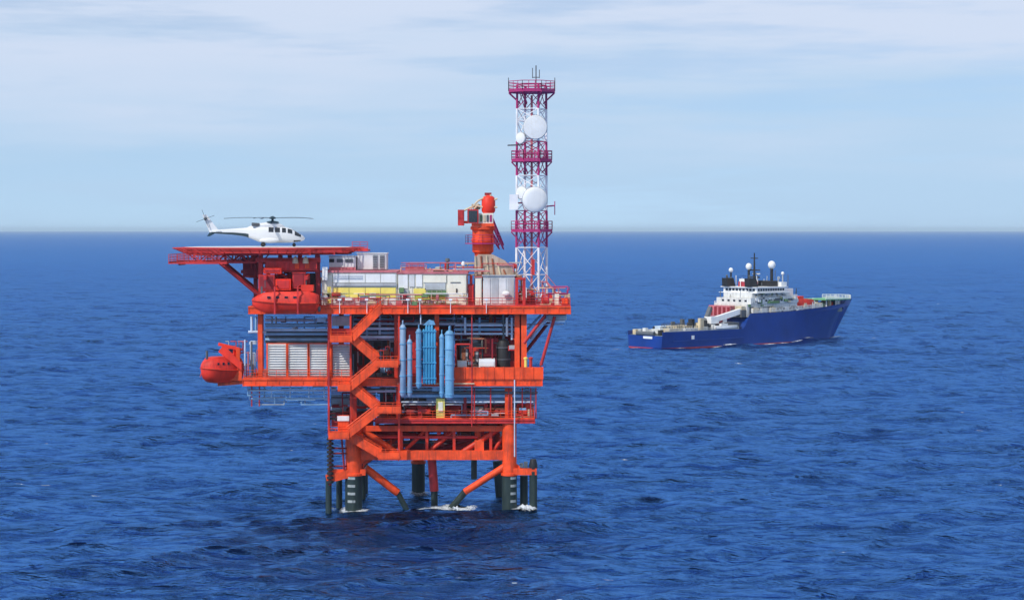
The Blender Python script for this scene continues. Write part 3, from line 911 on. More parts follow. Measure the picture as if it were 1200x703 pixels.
# boxes on the module roofs
def rbox(name, label, cat, px0, px1, py0, zb, y, dep, m):
    x0, x1, z1 = X_(px0, y), X_(px1, y), Z_(py0, y)
    t = thing(name, label, cat, ((x0 + x1) / 2, y + dep / 2, zb))
    b = P(t, MB().box(x0, x1, y, y + dep, zb + 0.12, z1), 'casing', m)
    P(t, MB().box(x0 + 0.1, x1 - 0.1, y + 0.1, y + dep - 0.1, zb, zb + 0.119), 'skid', 'grey_dark')
    return t, x0, x1, z1
zr = Z_(319.5, YM) + 0.28
t, x0, x1, z1 = rbox('cooling_unit', 'long grey rooftop cooling unit with dark slots under the helideck edge', 'cooling unit', 386, 417, 301, zr, 4, 3.5, 'grey_light')
P(t, MB().box(x0 - 0.1, x1 + 0.1, 3.9, 7.6, z1 + 0.001, z1 + 0.12), 'lid', 'grey')
for a, b, m in ((379.5, 392, 'black'), (395, 402, 'grey_dark'), (405, 414, 'grey_dark')):
    P(t, MB().box(max(X_(a, 4), x0), X_(b, 4), 3.9, 3.996, Z_(307.5, 4), Z_(303.5, 4)), 'slot', m)
P(t, MB().box(x0, x1, 3.85, 3.995, Z_(317.2, 4), Z_(313, 4)), 'base_panel', 'pink')
t, x0, x1, z1 = rbox('ventilation_housing', 'beige ventilation housing with two dark louvres on the module roof', 'housing', 419, 453, 297.5, zr, 5, 4, 'grey_light')
for a, b in ((437, 443), (445, 451)):
    l = P(t, MB().box(X_(a, 5), X_(b, 5), 4.9, 4.996, Z_(314.5, 5), Z_(298.8, 5)), 'louvre', 'grey')
    for k in range(7):
        P(l, MB().box(X_(a + .5, 5), X_(b - .5, 5), 4.84, 4.897, Z_(313.6 - k * 2.1, 5), Z_(312.4 - k * 2.1, 5)), 'slat', 'grey_dark')
P(t, MB().box(x0 - 0.1, x1 + 0.1, 4.9, 9.1, z1 + 0.001, z1 + 0.12), 'lid', 'grey_light')
zr2 = Z_(321, YM) + 0.28
t, x0, x1, z1 = rbox('roof_crate', 'low reddish open crate on the roof of the lime module', 'crate', 476, 497, 314.5, zr2, 4, 2.5, 'pink')
P(t, MB().railing([(x0, 4, z1), (x1, 4, z1)], 0.6, 0.9, 0.05), 'guard_rail', 'deck_red')
t, x0, x1, z1 = rbox('roof_fan', 'low tan roof fan box near the right end of the module roof', 'fan', 507, 521, 315.5, zr2, 4, 2.2, 'tan')
P(t, MB().lathe(((x0 + x1) / 2, 5.1, z1), [(0.5, 0), (0.55, 0.25), (0.2, 0.35)], 12), 'cowl', 'grey', True)
t = thing('vent_stack', 'thin dark vent pipe standing on the right of the module roof', 'vent pipe', (X_(524.5, 4), 4, zr2))
P(t, MB().tube((X_(524.5, 4), 4, zr2), (X_(524.5, 4), 4, Z_(306, 4)), 0.16, 8), 'pipe', 'grey_dark', True)
P(t, MB().lathe((X_(524.5, 4), 4, Z_(307, 4)), [(0.18, 0), (0.34, 0.1), (0.28, 0.5)], 10), 'cap', 'grey_dark', True)
t = thing('roof_beacon', 'small white and red beacon on the right end of module roof', 'beacon', (X_(543, 4), 4, zr2))
P(t, MB().tube((X_(543, 4), 4, zr2), (X_(543, 4), 4, Z_(311, 4)), 0.12, 6), 'post', 'pink', True)
P(t, MB().lathe((X_(543, 4), 4, Z_(311.5, 4)), [(0.2, 0), (0.28, 0.3), (0.15, 0.6)], 10), 'lamp', 'white', True)

# grey generator house between modules and the mast
t, x0, x1, z1 = rbox('generator_house', 'grey panelled generator house between the cream modules and the mast', 'generator house', 566, 603, 323.5, ZM, 2.6, 6, 'grey_light')
for k in range(4):
    P(t, MB().box(x0 + 0.1 + k * (x1 - x0) / 4, x0 - 0.1 + (k + 1) * (x1 - x0) / 4, 2.5, 2.597, ZM + 0.3, z1 - 0.3), 'door', ('grey_light', 'grey', 'grey_light', 'grey')[k])
P(t, MB().box(x0 - 0.15, x1 + 0.15, 2.4, 8.7, z1 + 0.001, z1 + 0.15), 'roof', 'grey')
P(t, MB().ball((X_(593, 2.2), 2.1, Z_(344, 2.2)), 0.4, 10, 6, 1.3, 0.5, 0.9), 'duct_cover', 'white', True)
t, x0, x1, z1 = rbox('switch_cabinet', 'narrow cream switch cabinet in the gap left of the grey generator house', 'cabinet', 557, 564.5, 325.5, ZM, 2.4, 1.4, 'cream')
P(t, MB().box(x0 + 0.1, x1 - 0.1, 2.32, 2.397, ZM + 0.5, z1 - 0.2), 'door', 'cream')
P(t, MB().box(x0 - .06, x1 + .06, 2.3, 3.9, z1 + .001, z1 + .1), 'lid', 'pink')
t, x0, x1, z1 = rbox('pump_cabinet', 'dark red cabinet in the shadow beside the cream end panel', 'cabinet', 548.5, 555.5, 333, ZM, 3.0, 1.6, 'dark_red')
P(t, MB().box(x0 + 0.1, x1 - 0.1, 2.93, 2.997, ZM + 0.5, z1 - 0.2), 'door', 'deck_red')
P(t, MB().tube(((x0 + x1) / 2, 3.6, z1), ((x0 + x1) / 2, 3.6, z1 + 1.2), 0.2, 8), 'pipe', 'deck_red', True)
# sloping tarpaulin cover over boom rest above the generator house
pts = [W(556, 325, 4), W(556, 303, 4), W(560, 298.5, 4), W(577, 298.5, 4), W(592, 306, 4), W(610, 325, 4)]
t = thing('sloping_cover', 'beige brown sloping cover above the grey generator house below the crane', 'cover', (pts[3][0], 6, Z_(325, 4)))
P(t, MB().prism(pts, (0, 3.6, 0)), 'sheet', 'beige')
for k in range(7):
    a = W(558 + k * 7.2, 325.5, 3.9)
    top = (300, 300, 300, 303, 309, 316, 322)[k]
    b = W(557 + k * 6.6, top, 3.9)
    P(t, MB().tube(a, b, 0.13, 6), 'rib', 'rust' if k % 2 else 'tan', True)
P(t, MB().box(X_(556, 4), X_(612, 4), 3.7, 7.8, Z_(326, 4), Z_(323.6, 4)), 'base_frame', 'rust')
for px in (557, 611):
    P(t, MB().box(X_(px, 4) - 0.12, X_(px, 4) + 0.12, 4.2, 4.44, ZM, Z_(326.01, 4)), 'post', 'rust')

# crane on its pedestal
cx, cy = X_(566, 9), 9.0
cz = lambda py: Z_(py, cy)
cX = lambda px: X_(px, cy)
t = thing('deck_crane', 'orange-red pedestal crane with dark green cab window beside the lattice mast', 'crane', (cx, cy, ZM))
P(t, MB().lathe((cx, cy, ZM), [(1.15, 0), (1.15, cz(299) - ZM), (1.2, cz(297) - ZM), (1.5, cz(295) - ZM), (1.5, cz(284) - ZM), (1.62, cz(283.6) - ZM), (1.62, cz(280) - ZM), (1.5, cz(279.6) - ZM), (1.5, cz(270) - ZM), (1.75, cz(269) - ZM), (1.75, cz(265.5) - ZM)], 20), 'pedestal', 'orange', True)
pl = P(t, MB().lathe((cx, cy, cz(286)), [(1.61, 0), (2.5, 0.02), (2.5, 0.14), (1.61, 0.16)], 16), 'service_ring', 'tower_red', True)
g = MB()
ring = [(cx + 2.4 * math.cos(2 * math.pi * i / 12), cy + 2.4 * math.sin(2 * math.pi * i / 12), cz(286) + 0.15) for i in range(13)]
P(pl, g.railing(ring, 1.1, 1.3, 0.035, kick=False), 'railing', 'tower_red')
P(t, MB().box(cX(553), cX(579), cy - 1.7, cy + 1.8, cz(265.4), cz(262)), 'turntable', 'orange')
cab = P(t, MB().box(cX(548.5), cX(561), cy - 2.2, cy + 0.2, cz(261.9), cz(245.5)), 'cab', 'deck_red')
P(cab, MB().box(cX(549.6), cX(559.6), cy - 2.26, cy - 2.203, cz(260.5), cz(247)), 'window', 'glass')
P(cab, MB().box(cX(548.5) - 0.05, cX(548.5) - 0.003, cy - 2.0, cy, cz(259), cz(247)), 'window', 'glass')
wx = P(t, MB().box(cX(537), cX(544), cy - 1.6, cy + 1.2, cz(264.5), cz(246)), 'winch_box', 'deck_red')
P(wx, MB().box(cX(538), cX(543), cy - 1.66, cy - 1.603, cz(256), cz(248)), 'hatch', 'deck_red')
P(wx, MB().box(cX(544) + 0.003, cX(549), cy - 0.8, cy + 0.4, cz(262), cz(259)), 'bracket', 'orange')
eng = P(t, MB().box(cX(561.3), cX(578), cy - 1.5, cy + 1.6, cz(261.9), cz(250)), 'engine_house', 'cream')
for k in range(4):
    P(eng, MB().box(cX(563 + k * 3.7), cX(565.4 + k * 3.7), cy - 1.6, cy - 1.503, cz(260), cz(252)), 'panel', ('green_box', 'tan', 'grey_dark', 'tower_red')[k])
P(t, MB().lathe((cX(572.5), cy - 0.6, cz(250)), [(0.75, 0), (0.95, 0.3), (0.95, 2.0), (0.7, 2.3), (0.3, 2.5)], 16), 'rope_drum', 'boat_red', True)
P(t, MB().box(cX(568), cX(576), cy - 0.2, cy + 0.4, cz(229.5), cz(226)), 'sheave_head', 'dark_red')
g = MB()
for a, b in (((577.5, 250), (575, 228)), ((570, 250), (569, 229)), ((552, 245), (560, 236)), ((560, 236), (567, 232)), ((556, 245), (561, 239)), ((553, 240), (566, 243)), ((577, 235), (583, 233)), ((577, 243), (583, 243)), ((544, 247), (556, 241))):
    g.tube((cX(a[0]), cy - 1.0, cz(a[1])), (cX(b[0]), cy - 1.0, cz(b[1])), 0.13, 6)
P(t, g, 'frame', 'tan')
P(t, MB().box(cX(555), cX(563), cy - 0.8, cy + 0.8, cz(245.3), cz(240)), 'hydraulic_tank', 'green_box')
# boom folded away behind, lying towards the back of the deck
bm = MB()
p0, p1 = Vector((cx + 0.6, cy + 1.8, cz(258))), Vector((cx + 2.5, cy + 10.5, cz(290)))
for dx, dz in ((-0.6, 0.6), (0.6, 0.6), (-0.6, -0.6), (0.6, -0.6)):
    bm.tube(p0 + Vector((dx, 0, dz)), p1 + Vector((dx * 0.5, 0, dz * 0.5)), 0.12, 6)
for k in range(8):
    a, b = k / 8, (k + 1) / 8
    pa, pb = p0.lerp(p1, a), p0.lerp(p1, b)
    sa, sb = 1 - a / 2, 1 - b / 2
    bm.tube(pa + Vector((-0.6 * sa, 0, 0.6 * sa)), pb + Vector((-0.6 * sb, 0, -0.6 * sb)), 0.07, 5)
    bm.tube(pa + Vector((0.6 * sa, 0, 0.6 * sa)), pb + Vector((0.6 * sb, 0, -0.6 * sb)), 0.07, 5)
P(t, bm, 'boom', 'tower_red')

# ------------------------------------------------------------------ lattice communication mast
tx, ty = X_(623, 9), 9.0
tz = lambda py: Z_(py, ty)
t = thing('communication_mast', 'tall red and white lattice communication mast with three railed platforms', 'mast', (tx, ty, ZM))
D0 = 2.35
def leg_at(k, z):
    f = 1.0 - 0.06 * (z - ZM) / (tz(97) - ZM)
    a = R(24 + 90 * k)
    return Vector((tx + D0 * f * math.cos(a), ty + D0 * f * math.sin(a), z))
cuts = [(359, 322, 'tower_white'), (322, 290, 'tower_white'), (290, 262, 'tower_red'), (262, 247, 'tower_red'), (247, 222, 'tower_white'), (222, 206, 'tower_white'), (206, 180, 'tower_red'), (180, 166, 'tower_red'), (166, 142, 'tower_white'), (142, 128, 'tower_white'), (128, 100, 'tower_red')]
for a, b, m in cuts:
    za, zb_ = (ZM if a == 359 else tz(a)), tz(b)
    g = MB()
    for k in range(4):
        P(t, MB().tube(leg_at(k, za), leg_at(k, zb_), 0.17, 8), 'leg', m, True)
    for k in range(4):
        g.tube(leg_at(k, za), leg_at(k + 1, zb_), 0.06, 5)
        g.tube(leg_at(k + 1, za), leg_at(k, zb_), 0.06, 5)
        g.tube(leg_at(k, zb_), leg_at(k + 1, zb_), 0.06, 5)
    P(t, g, 'lattice', m)
for (py, half, sh) in ((272, 2.9, 0.0), (190, 2.85, 0.0), (109, 3.25, 0.0)):
    z = tz(py)
    ring = [(tx + half * 1.06 * math.cos(R(22.5 + 45 * i)), ty + half * 1.06 * math.sin(R(22.5 + 45 * i)), z) for i in range(8)]
    p = P(t, MB().prism(ring, (0, 0, 0.25)), 'platform', 'tower_red')
    P(p, MB().railing([(q[0], q[1], z + 0.25) for q in ring + ring[:1]], 1.25, 0.9, 0.055), 'railing', 'tower_red')
    g = MB()
    for i in range(8):
        q = ring[i]
        inner = leg_at((i // 2) % 4, z - 1.6)
        P(p, MB().tube((q[0], q[1], z), (tx + (q[0] - tx) * 0.5, ty + (q[1] - ty) * 0.5, z - 1.5), 0.08, 5), 'bracket', 'tower_red')
def dish(px, py, r, y, fx=0.1):
    c = Vector((X_(px, y), y, Z_(py, y)))
    ax = Vector((fx, -1, 0.0)).normalized()
    d = P(t, MB().lathe(c, [(r * 0.2, -0.75), (r * 0.75, -0.5), (r, -0.15), (r, 0.25), (r * 0.97, 0.30), (r * 0.6, 0.36), (0.01, 0.38)], 26, ax), 'dish', 'white', True)
    P(d, MB().lathe(c, [(r + .002, .02), (r + .07, .04), (r + .07, .2), (r + .002, .22)], 26, ax), 'rim', 'grey', True)
    P(d, MB().tube(c - ax * 0.7, (tx + 0.8, ty - 1.0, c.z), 0.12, 6), 'mount', 'grey', True)
    return d
dish(627, 149.5, 1.62, 6.2)
dish(626.5, 234, 1.72, 6.2, 0.18)
dish(611, 162, 0.75, 6.6, -0.7)
dish(612, 226, 0.85, 6.6, -0.6)
g = P(t, MB().box(X_(597, 6.5), X_(607, 6.5), 6.4, 7.2, Z_(246, 6.5), Z_(228, 6.5)), 'antenna_box', 'tower_white')
P(g, MB().tube((X_(602, 6.8), 6.8, Z_(238, 6.8)), (X_(612, 7.4), 7.4, Z_(238, 7)), 0.1, 6), 'arm', 'tower_red')
P(t, MB().tube((X_(595, 7), 7, Z_(170.5, 7)), (X_(612, 8), 8, Z_(170, 8)), 0.1, 6), 'boom_antenna', 'grey_dark')
P(t, MB().tube((X_(640, 8), 8, Z_(242, 8)), (X_(650, 8), 8, Z_(241, 8)), 0.1, 6).tube((X_(650, 8), 8, Z_(252, 8)), (X_(650, 8), 8, Z_(236, 8)), 0.07, 6), 'whip_bracket', 'tower_red')
g = MB().tube((X_(628, 9), 9, tz(108)), (X_(628, 9), 9, tz(77)), 0.09, 6)
for px, a, b in ((624, 92, 80), (632, 92, 82)):
    g.tube((X_(px, 9), 9, tz(a)), (X_(px, 9), 9, tz(b)), 0.06, 5)
g.tube((X_(624, 9), 9, tz(91)), (X_(632, 9), 9, tz(91)), 0.06, 5)
P(t, g, 'lightning_rod', 'grey_dark')
for px in (596, 650):
    P(t, MB().tube((X_(px, 8), 8, tz(108)), (X_(px, 8), 8, tz(92)), 0.06, 5), 'whip_antenna', 'grey_dark')
P(t, MB().box(tx - 0.16, tx + 0.16, ty - 0.1, ty + 0.1, ZM, tz(112)), 'cable_ladder', 'pink')
P(t, MB().box(X_(623, 7), X_(626.5, 7), 6.6, 7.2, Z_(322, 7), Z_(304, 7)), 'red_cabinet', 'deck_red')

# clutter on the right end of the upper deck
def drum_skid(label, px0, px1, py0, zb, y, m, m2, name='pump_skid', cat='pump skid', group=None):
    x0, x1 = X_(px0, y), X_(px1, y)
    z1 = Z_(py0, y)
    h = z1 - zb
    t = thing(name, label, cat, ((x0 + x1) / 2, y + 0.8, zb), group)
    P(t, MB().box(x0, x1, y, y + 1.6, zb, zb + 0.18), 'skid', m2)
    r = min(0.32 * h, 0.7)
    P(t, MB().lathe((x0 + 0.25, y + 0.8, zb + 0.2 + r), [(r * 0.6, 0), (r, 0.15), (r, (x1 - x0) * 0.55), (r * 0.6, (x1 - x0) * 0.62)], 14, (1, 0, 0)), 'motor', m, True)
    P(t, MB().box(x1 - (x1 - x0) * 0.28, x1 - 0.1, y + 0.25, y + 1.35, zb + 0.181, zb + h * 0.62), 'gearbox', m2)
    P(t, MB().tube((x1 - (x1 - x0) * 0.2, y + 0.8, zb + h * 0.6), (x1 - (x1 - x0) * 0.2, y + 0.8, z1), 0.16, 8).tube((x1 - (x1 - x0) * 0.2, y + 0.8, z1 - 0.16), (x0 + 0.3, y + 0.8, z1 - 0.16), 0.14, 8).tube((x0 + 0.3, y + 0.8, z1 - 0.16), (x0 + 0.3, y + 0.8, zb + 0.18), 0.12, 8), 'pipework', m, True)
    P(t, MB().lathe((x1 - (x1 - x0) * 0.2, y + 0.62, zb + h * 0.8), [(0.05, -0.1), (0.3, -0.1), (0.3, -0.04), (0.05, -0.04)], 10, (0, 1, 0)), 'valve_wheel', 'deck_red', True)
    return t
drum_skid('dark red pump set on deck below the mast foot', 606, 628, 341, ZM, 3.2, 'deck_red', 'dark_red')
drum_skid('red pump set right of the mast on the upper deck', 633, 648, 345, ZM, 2.8, 'deck_red', 'tan')
t, x0, x1, z1 = rbox('valve_box', 'small cream box with red lid near the right end of upper deck', 'box', 650, 655, 344, ZM, 1.6, 0.8, 'cream')
P(t, MB().box(x0 - .05, x1 + .05, 1.55, 2.45, z1 + .001, z1 + .12), 'lid', 'deck_red')
t, x0, x1, z1 = rbox('hose_reel_cabinet', 'red hose cabinet at the right tip of the upper deck', 'cabinet', 658, 666, 349, ZM, 1.4, 1.2, 'deck_red')
P(t, MB().box(x0 + 0.1, x1 - 0.1, 1.32, 1.397, ZM + 0.25, z1 - 0.12), 'door', 'orange')
# red gallow frame by the mast
t = thing('gallow_frame', 'dark red steel gallow frame standing left of the mast foot', 'frame', (X_(609, 1.6), 1.6, ZM))
for px in (605.5, 614):
    P(t, MB().box(X_(px, 1.6) - 0.2, X_(px, 1.6) + 0.2, 1.4, 1.8, ZM, Z_(328, 1.6)), 'post', 'deck_red')
P(t, MB().box(X_(604, 1.6), X_(616, 1.6), 1.35, 1.85, Z_(327.99, 1.6), Z_(325.5, 1.6)), 'crossbar', 'deck_red')
# access stair and slanting cable at right of mast
t = thing('mast_stair', 'slanting pinkish stair dropping right from the mast foot to deck', 'stair', (X_(650, 5), 5, ZM))
g = MB()
a, b = Vector(W(640, 330, 5)), Vector((X_(662, 5), 5, ZM))
for yy in (0, 1.0):
    g2 = MB().beam(a + Vector((0, yy, 0)), b + Vector((0, yy, 0.15)), 0.08, 0.28)
    P(t, g2, 'stringer', 'pink')
    P(t, MB().tube(a + Vector((0, yy, 1)), b + Vector((0, yy, 1.1)), 0.05, 5).tube(b + Vector((0, yy, 0)), b + Vector((0, yy, 1.1)), 0.05, 5).tube(a + Vector((0, yy, 0)), a + Vector((0, yy, 1)), 0.05, 5), 'handrail', 'pink')
for k in range(10):
    p = a.lerp(b, (k + 0.5) / 10)
    P(t, MB().box(p.x - 0.14, p.x + 0.14, 5.05, 5.95, p.z, p.z + 0.04), 'tread', 'pink')
P(t, MB().box(X_(634, 5), X_(640.5, 5), 4.9, 6.1, a.z - 0.1, a.z), 'top_landing', 'pink')
P(t, MB().box(X_(636, 5) - 0.1, X_(636, 5) + 0.1, 5.4, 5.6, ZM, a.z - 0.101), 'post', 'pink')

# machinery on the cellar deck, right bay
t = thing('engine_block', 'long dark engine with rusty panels behind the orange wall', 'engine', (X_(570, 4), 5, ZC))
P(t, MB().box(X_(537, 4), X_(600, 4), 4, 7, ZC, ZC + 0.25), 'skid', 'rust')
P(t, MB().box(X_(540, 4), X_(566, 4), 4.2, 6.8, ZC + 0.251, Z_(402, 4)), 'block', 'grey_dark')
P(t, MB().box(X_(566.5, 4), X_(584, 4), 4.3, 6.7, ZC + 0.251, Z_(396, 4)), 'cowling', 'dark_red')
for k in range(6):
    P(t, MB().box(X_(541 + k * 4.1, 4), X_(544 + k * 4.1, 4), 4.05, 4.197, Z_(424, 4), Z_(408, 4)), 'cover_plate', ('rust', 'grey', 'dark_red')[k % 3])
P(t, MB().lathe((X_(556, 4), 5.5, Z_(402, 4)), [(0.7, 0), (0.7, 0.9), (0.3, 1.2)], 14), 'air_filter', 'grey', True)
P(t, MB().tube((X_(575, 4), 5.5, Z_(396, 4)), (X_(575, 4), 5.5, ZM - 1.0), 0.28, 10), 'exhaust', 'rust', True)
t, x0, x1, z1 = rbox('white_generator', 'low white box on the orange wall in the right bay', 'generator', 561, 580, 420.5, ZC, 1.2, 1.6, 'white')
P(t, MB().box(x0 + 0.15, x1 - 0.15, 1.1, 1.197, Z_(429, 1.2), Z_(423, 1.2)), 'front_panel', 'white')
P(t, MB().tube((x0 + 0.3, 1.9, z1), (x0 + 0.3, 1.9, z1 + 0.6), 0.1, 6), 'exhaust', 'rust')
t, x0, x1, z1 = rbox('grey_locker', 'low pale grey locker beside the rightmost blue tube', 'locker', 536, 547, 423, ZC, 1.2, 1.4, 'grey_light')
P(t, MB().box(x0 + 0.1, x1 - 0.1, 1.12, 1.197, Z_(430, 1.2), Z_(424.5, 1.2)), 'door', 'grey_light')
t = thing('black_filter', 'tall black filter vessel in the right bay near the orange column', 'vessel', (X_(590, 3), 3, ZC))
P(t, MB().lathe((X_(590, 3), 3, ZC), [(0.9, 0), (0.95, 0.3), (0.95, 4.4), (0.7, 5.0), (0.2, 5.2)], 16), 'shell', 'black', True)
P(t, MB().tube((X_(590, 3), 3, ZC + 5.1), (X_(590, 3), 3, ZM - 1.1), 0.2, 8), 'pipe', 'grey_dark', True)
for k in range(3):
    P(t, MB().lathe((X_(590, 3), 3, ZC + 0.8 + k * 1.6), [(0.9, 0), (1.02, .02), (1.02, .16), (.9, .18)], 16), 'band', 'grey_dark', True)
t = thing('red_vessel', 'dark red upright vessel beside the thick orange column', 'vessel', (X_(600, 4), 4, ZC))
P(t, MB().lathe((X_(600, 4), 4, ZC), [(0.8, 0), (0.8, 4.8), (0.5, 5.3), (0.15, 5.4)], 16), 'shell', 'dark_red', True)
P(t, MB().box(X_(600, 4) - .3, X_(600, 4) + .3, 3.1, 3.25, ZC + 1, ZC + 2.2), 'manhole', 'deck_red')
# yellow-orange and red fittings at the right corner of the wind wall
for k, (px, m, lb) in enumerate(((616, 'yellow', 'yellow bollard post at the right corner of the orange wall'), (622, 'deck_red', 'red bollard post at the right corner of the orange wall'))):
    t = thing('bollard', lb, 'bollard', (X_(px, -0.1), 1.2, ZC))
    P(t, MB().lathe((X_(px, 1.2), 1.2, ZC), [(0.22, 0), (0.22, 2.6), (0.32, 2.62), (0.32, 2.8), (0.1, 2.9)], 10), 'post', m, True)
    P(t, MB().box(X_(px, 1.2) - 0.35, X_(px, 1.2) + 0.35, 0.9, 1.5, ZC - 0.0, ZC + 0.08), 'foot', m)
# machinery in the bay behind the stairs
drum_skid('rusty pump set in the dark bay behind the upper stair landing', 416, 440, 412, ZC, 3.5, 'dark_red', 'grey_dark')
drum_skid('grey pump set between the stair and the pale blue tubes', 443, 463, 408, ZC, 4.5, 'pipe_blue', 'grey_dark')
t, x0, x1, z1 = rbox('wire_cage', 'purple-red equipment crate behind the blue tubes', 'crate', 476, 492, 384, ZC, 3, 3, 'dark_red')
P(t, MB().box(x0 + .2, x1 - .2, 2.9, 2.997, ZC + .5, z1 - .4), 'door', 'deck_red')
# lowest deck: pumps and manifolds
ls = [(472, 496, 474, 'dark_red', 'deck_red', 'dark red pump set on the lowest deck below the pale blue tubes'),
      (522, 548, 474, 'deck_red', 'dark_red', 'red pump set on the lowest deck right of the yellow cabinet'),
      (551, 574, 472, 'grey', 'dark_red', 'grey and red pump set in the middle right of the lowest deck'),
      (577, 600, 474, 'dark_red', 'grey_dark', 'dark pump set on the lowest deck left of the pale pipe'),
      (604, 624, 473, 'deck_red', 'tan', 'red and tan pump set at the right end of the lowest deck')]
for a, b, py, m, m2, lb in ls:
    drum_skid(lb, a, b, py, ZS, 2.4, m, m2)
t = thing('grey_vessel', 'horizontal grey tank on the lowest deck behind the stair landing', 'tank', (X_(495, 5), 5, ZS))
P(t, MB().lathe((X_(472, 5), 5.6, ZS + 1.6), [(0.3, 0), (0.9, 0.2), (0.9, 4.0), (0.3, 4.2)], 16, (1, 0, 0)), 'shell', 'grey', True)
for k in (0.8, 3.2):
    P(t, MB().box(X_(472, 5) + k, X_(472, 5) + k + 0.3, 4.9, 6.3, ZS, ZS + 1.1), 'saddle', 'dark_red')
t, x0, x1, z1 = rbox('yellow_cabinet', 'small cream and amber cabinet hanging below the thick blue tube', 'cabinet', 511, 521, 467, ZS, 1.3, 0.8, 'yellow')
P(t, MB().box(x0 + 0.3, x1 - 0.25, 1.2, 1.297, Z_(482, 1.3), Z_(471, 1.3)), 'door', 'cream')
t, x0, x1, z1 = rbox('life_raft_box', 'white life raft box on the side platform left of the lower stair', 'life raft', 395.5, 408.5, 487, Z_(508.5, 1), 0.75, 0.9, 'orange')
P(t, MB().box(x0 - .05, x1 + .05, 0.6, 0.747, Z_(493, 0.7), Z_(487.2, 0.7)), 'canister', 'white')

# ------------------------------------------------------------------ helideck
HY, HX = 9.5, X_(317, 9.5)
HZ = Z_(289.2, 9.5)
t = thing('helideck', 'red railed octagonal helideck cantilevered over the left end of the platform', 'helideck', (HX, HY, ZM))
def octo(r, z, cx=HX, cy=HY):
    return [(cx + r * math.cos(R(22.5 + 45 * i)), cy + r * math.sin(R(22.5 + 45 * i)), z) for i in range(8)]
RD = 12.1
P(t, MB().prism(octo(RD, HZ - 0.3), (0, 0, 0.3)), 'deck_plate', 'grey_light')
P(t, MB().loft([octo(RD + 0.12, HZ - 0.32), octo(RD + 0.12, HZ - 0.02), octo(RD + 0.002, HZ - 0.02), octo(RD + 0.002, HZ - 0.32)] + [octo(RD + 0.12, HZ - 0.32)], cap=False), 'edge_beam', 'deck_red')
nin, nout = octo(RD + 0.13, HZ - 0.75), octo(RD + 1.6, HZ - 0.15)
for i in range(8):
    a0, a1, b0, b1 = map(Vector, (nin[i], nin[(i + 1) % 8], nout[i], nout[(i + 1) % 8]))
    g = MB()
    nn = 8
    for k in range(nn + 1):
        g.tube(a0.lerp(a1, k / nn), b0.lerp(b1, k / nn), 0.05, 4)
    for f in (0.0, 0.25, 0.5, 0.75, 1.0):
        g.tube(a0.lerp(b0, f), a1.lerp(b1, f), 0.045 if 0 < f < 1 else 0.09, 4)
    P(t, g, 'safety_net', 'deck_red')
# girders under the deck
g = MB()
for yy in (-9.5, -6.5, -3, 0, 3, 6.5, 9.5):
    hw = RD * 0.92 if abs(yy) < 5.2 else RD * 0.92 - (abs(yy) - 5.0)
    P(t, MB().box(HX - hw, HX + hw, HY + yy - 0.15, HY + yy + 0.15, HZ - 1.05, HZ - 0.31), 'girder', 'deck_red')
for xx in (-9, -5, 0, 5, 9):
    hw = RD * 0.90 if abs(xx) < 5.2 else RD * 0.90 - (abs(xx) - 5.0)
    P(t, MB().box(HX + xx - 0.13, HX + xx + 0.13, HY - hw, HY + hw, HZ - 1.0, HZ - 0.315), 'girder', 'dark_red')
# deeper truss carrying the free left half
for yy in (-7.5, 0.5, 8):
    g = MB()
    xa, xb = HX - (9.5 if abs(yy) > 5 else 11.4), HX - 1.0
    za, zb_ = HZ - 1.08, HZ - 2.05
    g.beam((xa, HY + yy, zb_), (xb, HY + yy, zb_), 0.25, 0.28)
    g.beam((xa, HY + yy, za), (xb, HY + yy, za), 0.2, 0.16)
    n = 8
    for k in range(n):
        x0, x1 = xa + (xb - xa) * k / n, xa + (xb - xa) * (k + 1) / n
        g.tube((x0, HY + yy, zb_ if k % 2 else za), (x1, HY + yy, za if k % 2 else zb_), 0.09, 5)
        g.tube((x0, HY + yy, za), (x0, HY + yy, zb_), 0.08, 5)
    P(t, g, 'truss', 'deck_red')
# lower walkway around the left end
wz = HZ - 2.1
w = P(t, MB().box(HX - 11.2, HX - 4.4, -1.6, -0.5, wz - 0.12, wz), 'walkway', 'deck_red')
P(w, MB().railing([(HX - 11.1, -1.55, wz), (HX - 4.5, -1.55, wz)], 1.15, 1.0, 0.045), 'railing', 'deck_red')
w = P(t, MB().box(HX - 12.5, HX - 11.5, -0.4, HY + 6, wz - 0.12, wz), 'walkway', 'deck_red')
P(w, MB().railing([(HX - 12.45, -0.4, wz), (HX - 12.45, HY + 6, wz)], 1.15, 1.2, 0.045), 'railing', 'deck_red')
for xx in (-10.9, -5.0):
    P(t, MB().box(HX + xx - .1, HX + xx + .1, -1.2, 3.5, wz - 0.3, wz - 0.121), 'walkway_bracket', 'dark_red')
# slanting struts and support tower
P(t, MB().tube(W(258, 308, 2), W(304, 346, 2), 0.28, 8), 'strut', 'deck_red', True)
P(t, MB().tube(W(262, 307, 16), W(306, 344, 16), 0.28, 8), 'strut', 'dark_red', True)
P(t, MB().tube(W(283, 303, 8), W(304, 318, 8), 0.2, 8), 'strut', 'dark_red', True)
for px, y, m in ((306, 2, 'deck_red'), (329, 2, 'dark_red'), (352, 2, 'deck_red'), (373, 2, 'dark_red'), (306, 16, 'dark_red'), (340, 16, 'dark_red'), (372, 16, 'dark_red'), (300, 8, 'dark_red')):
    x = X_(px, y)
    P(t, MB().box(x - 0.28, x + 0.28, y - 0.28, y + 0.28, ZM, HZ - 1.06), 'post', m)
P(t, MB().box(X_(306, 1.6), X_(374, 1.6), 1.55, 1.95, Z_(319, 1.7), Z_(316, 1.7)), 'crossbeam', 'deck_red')
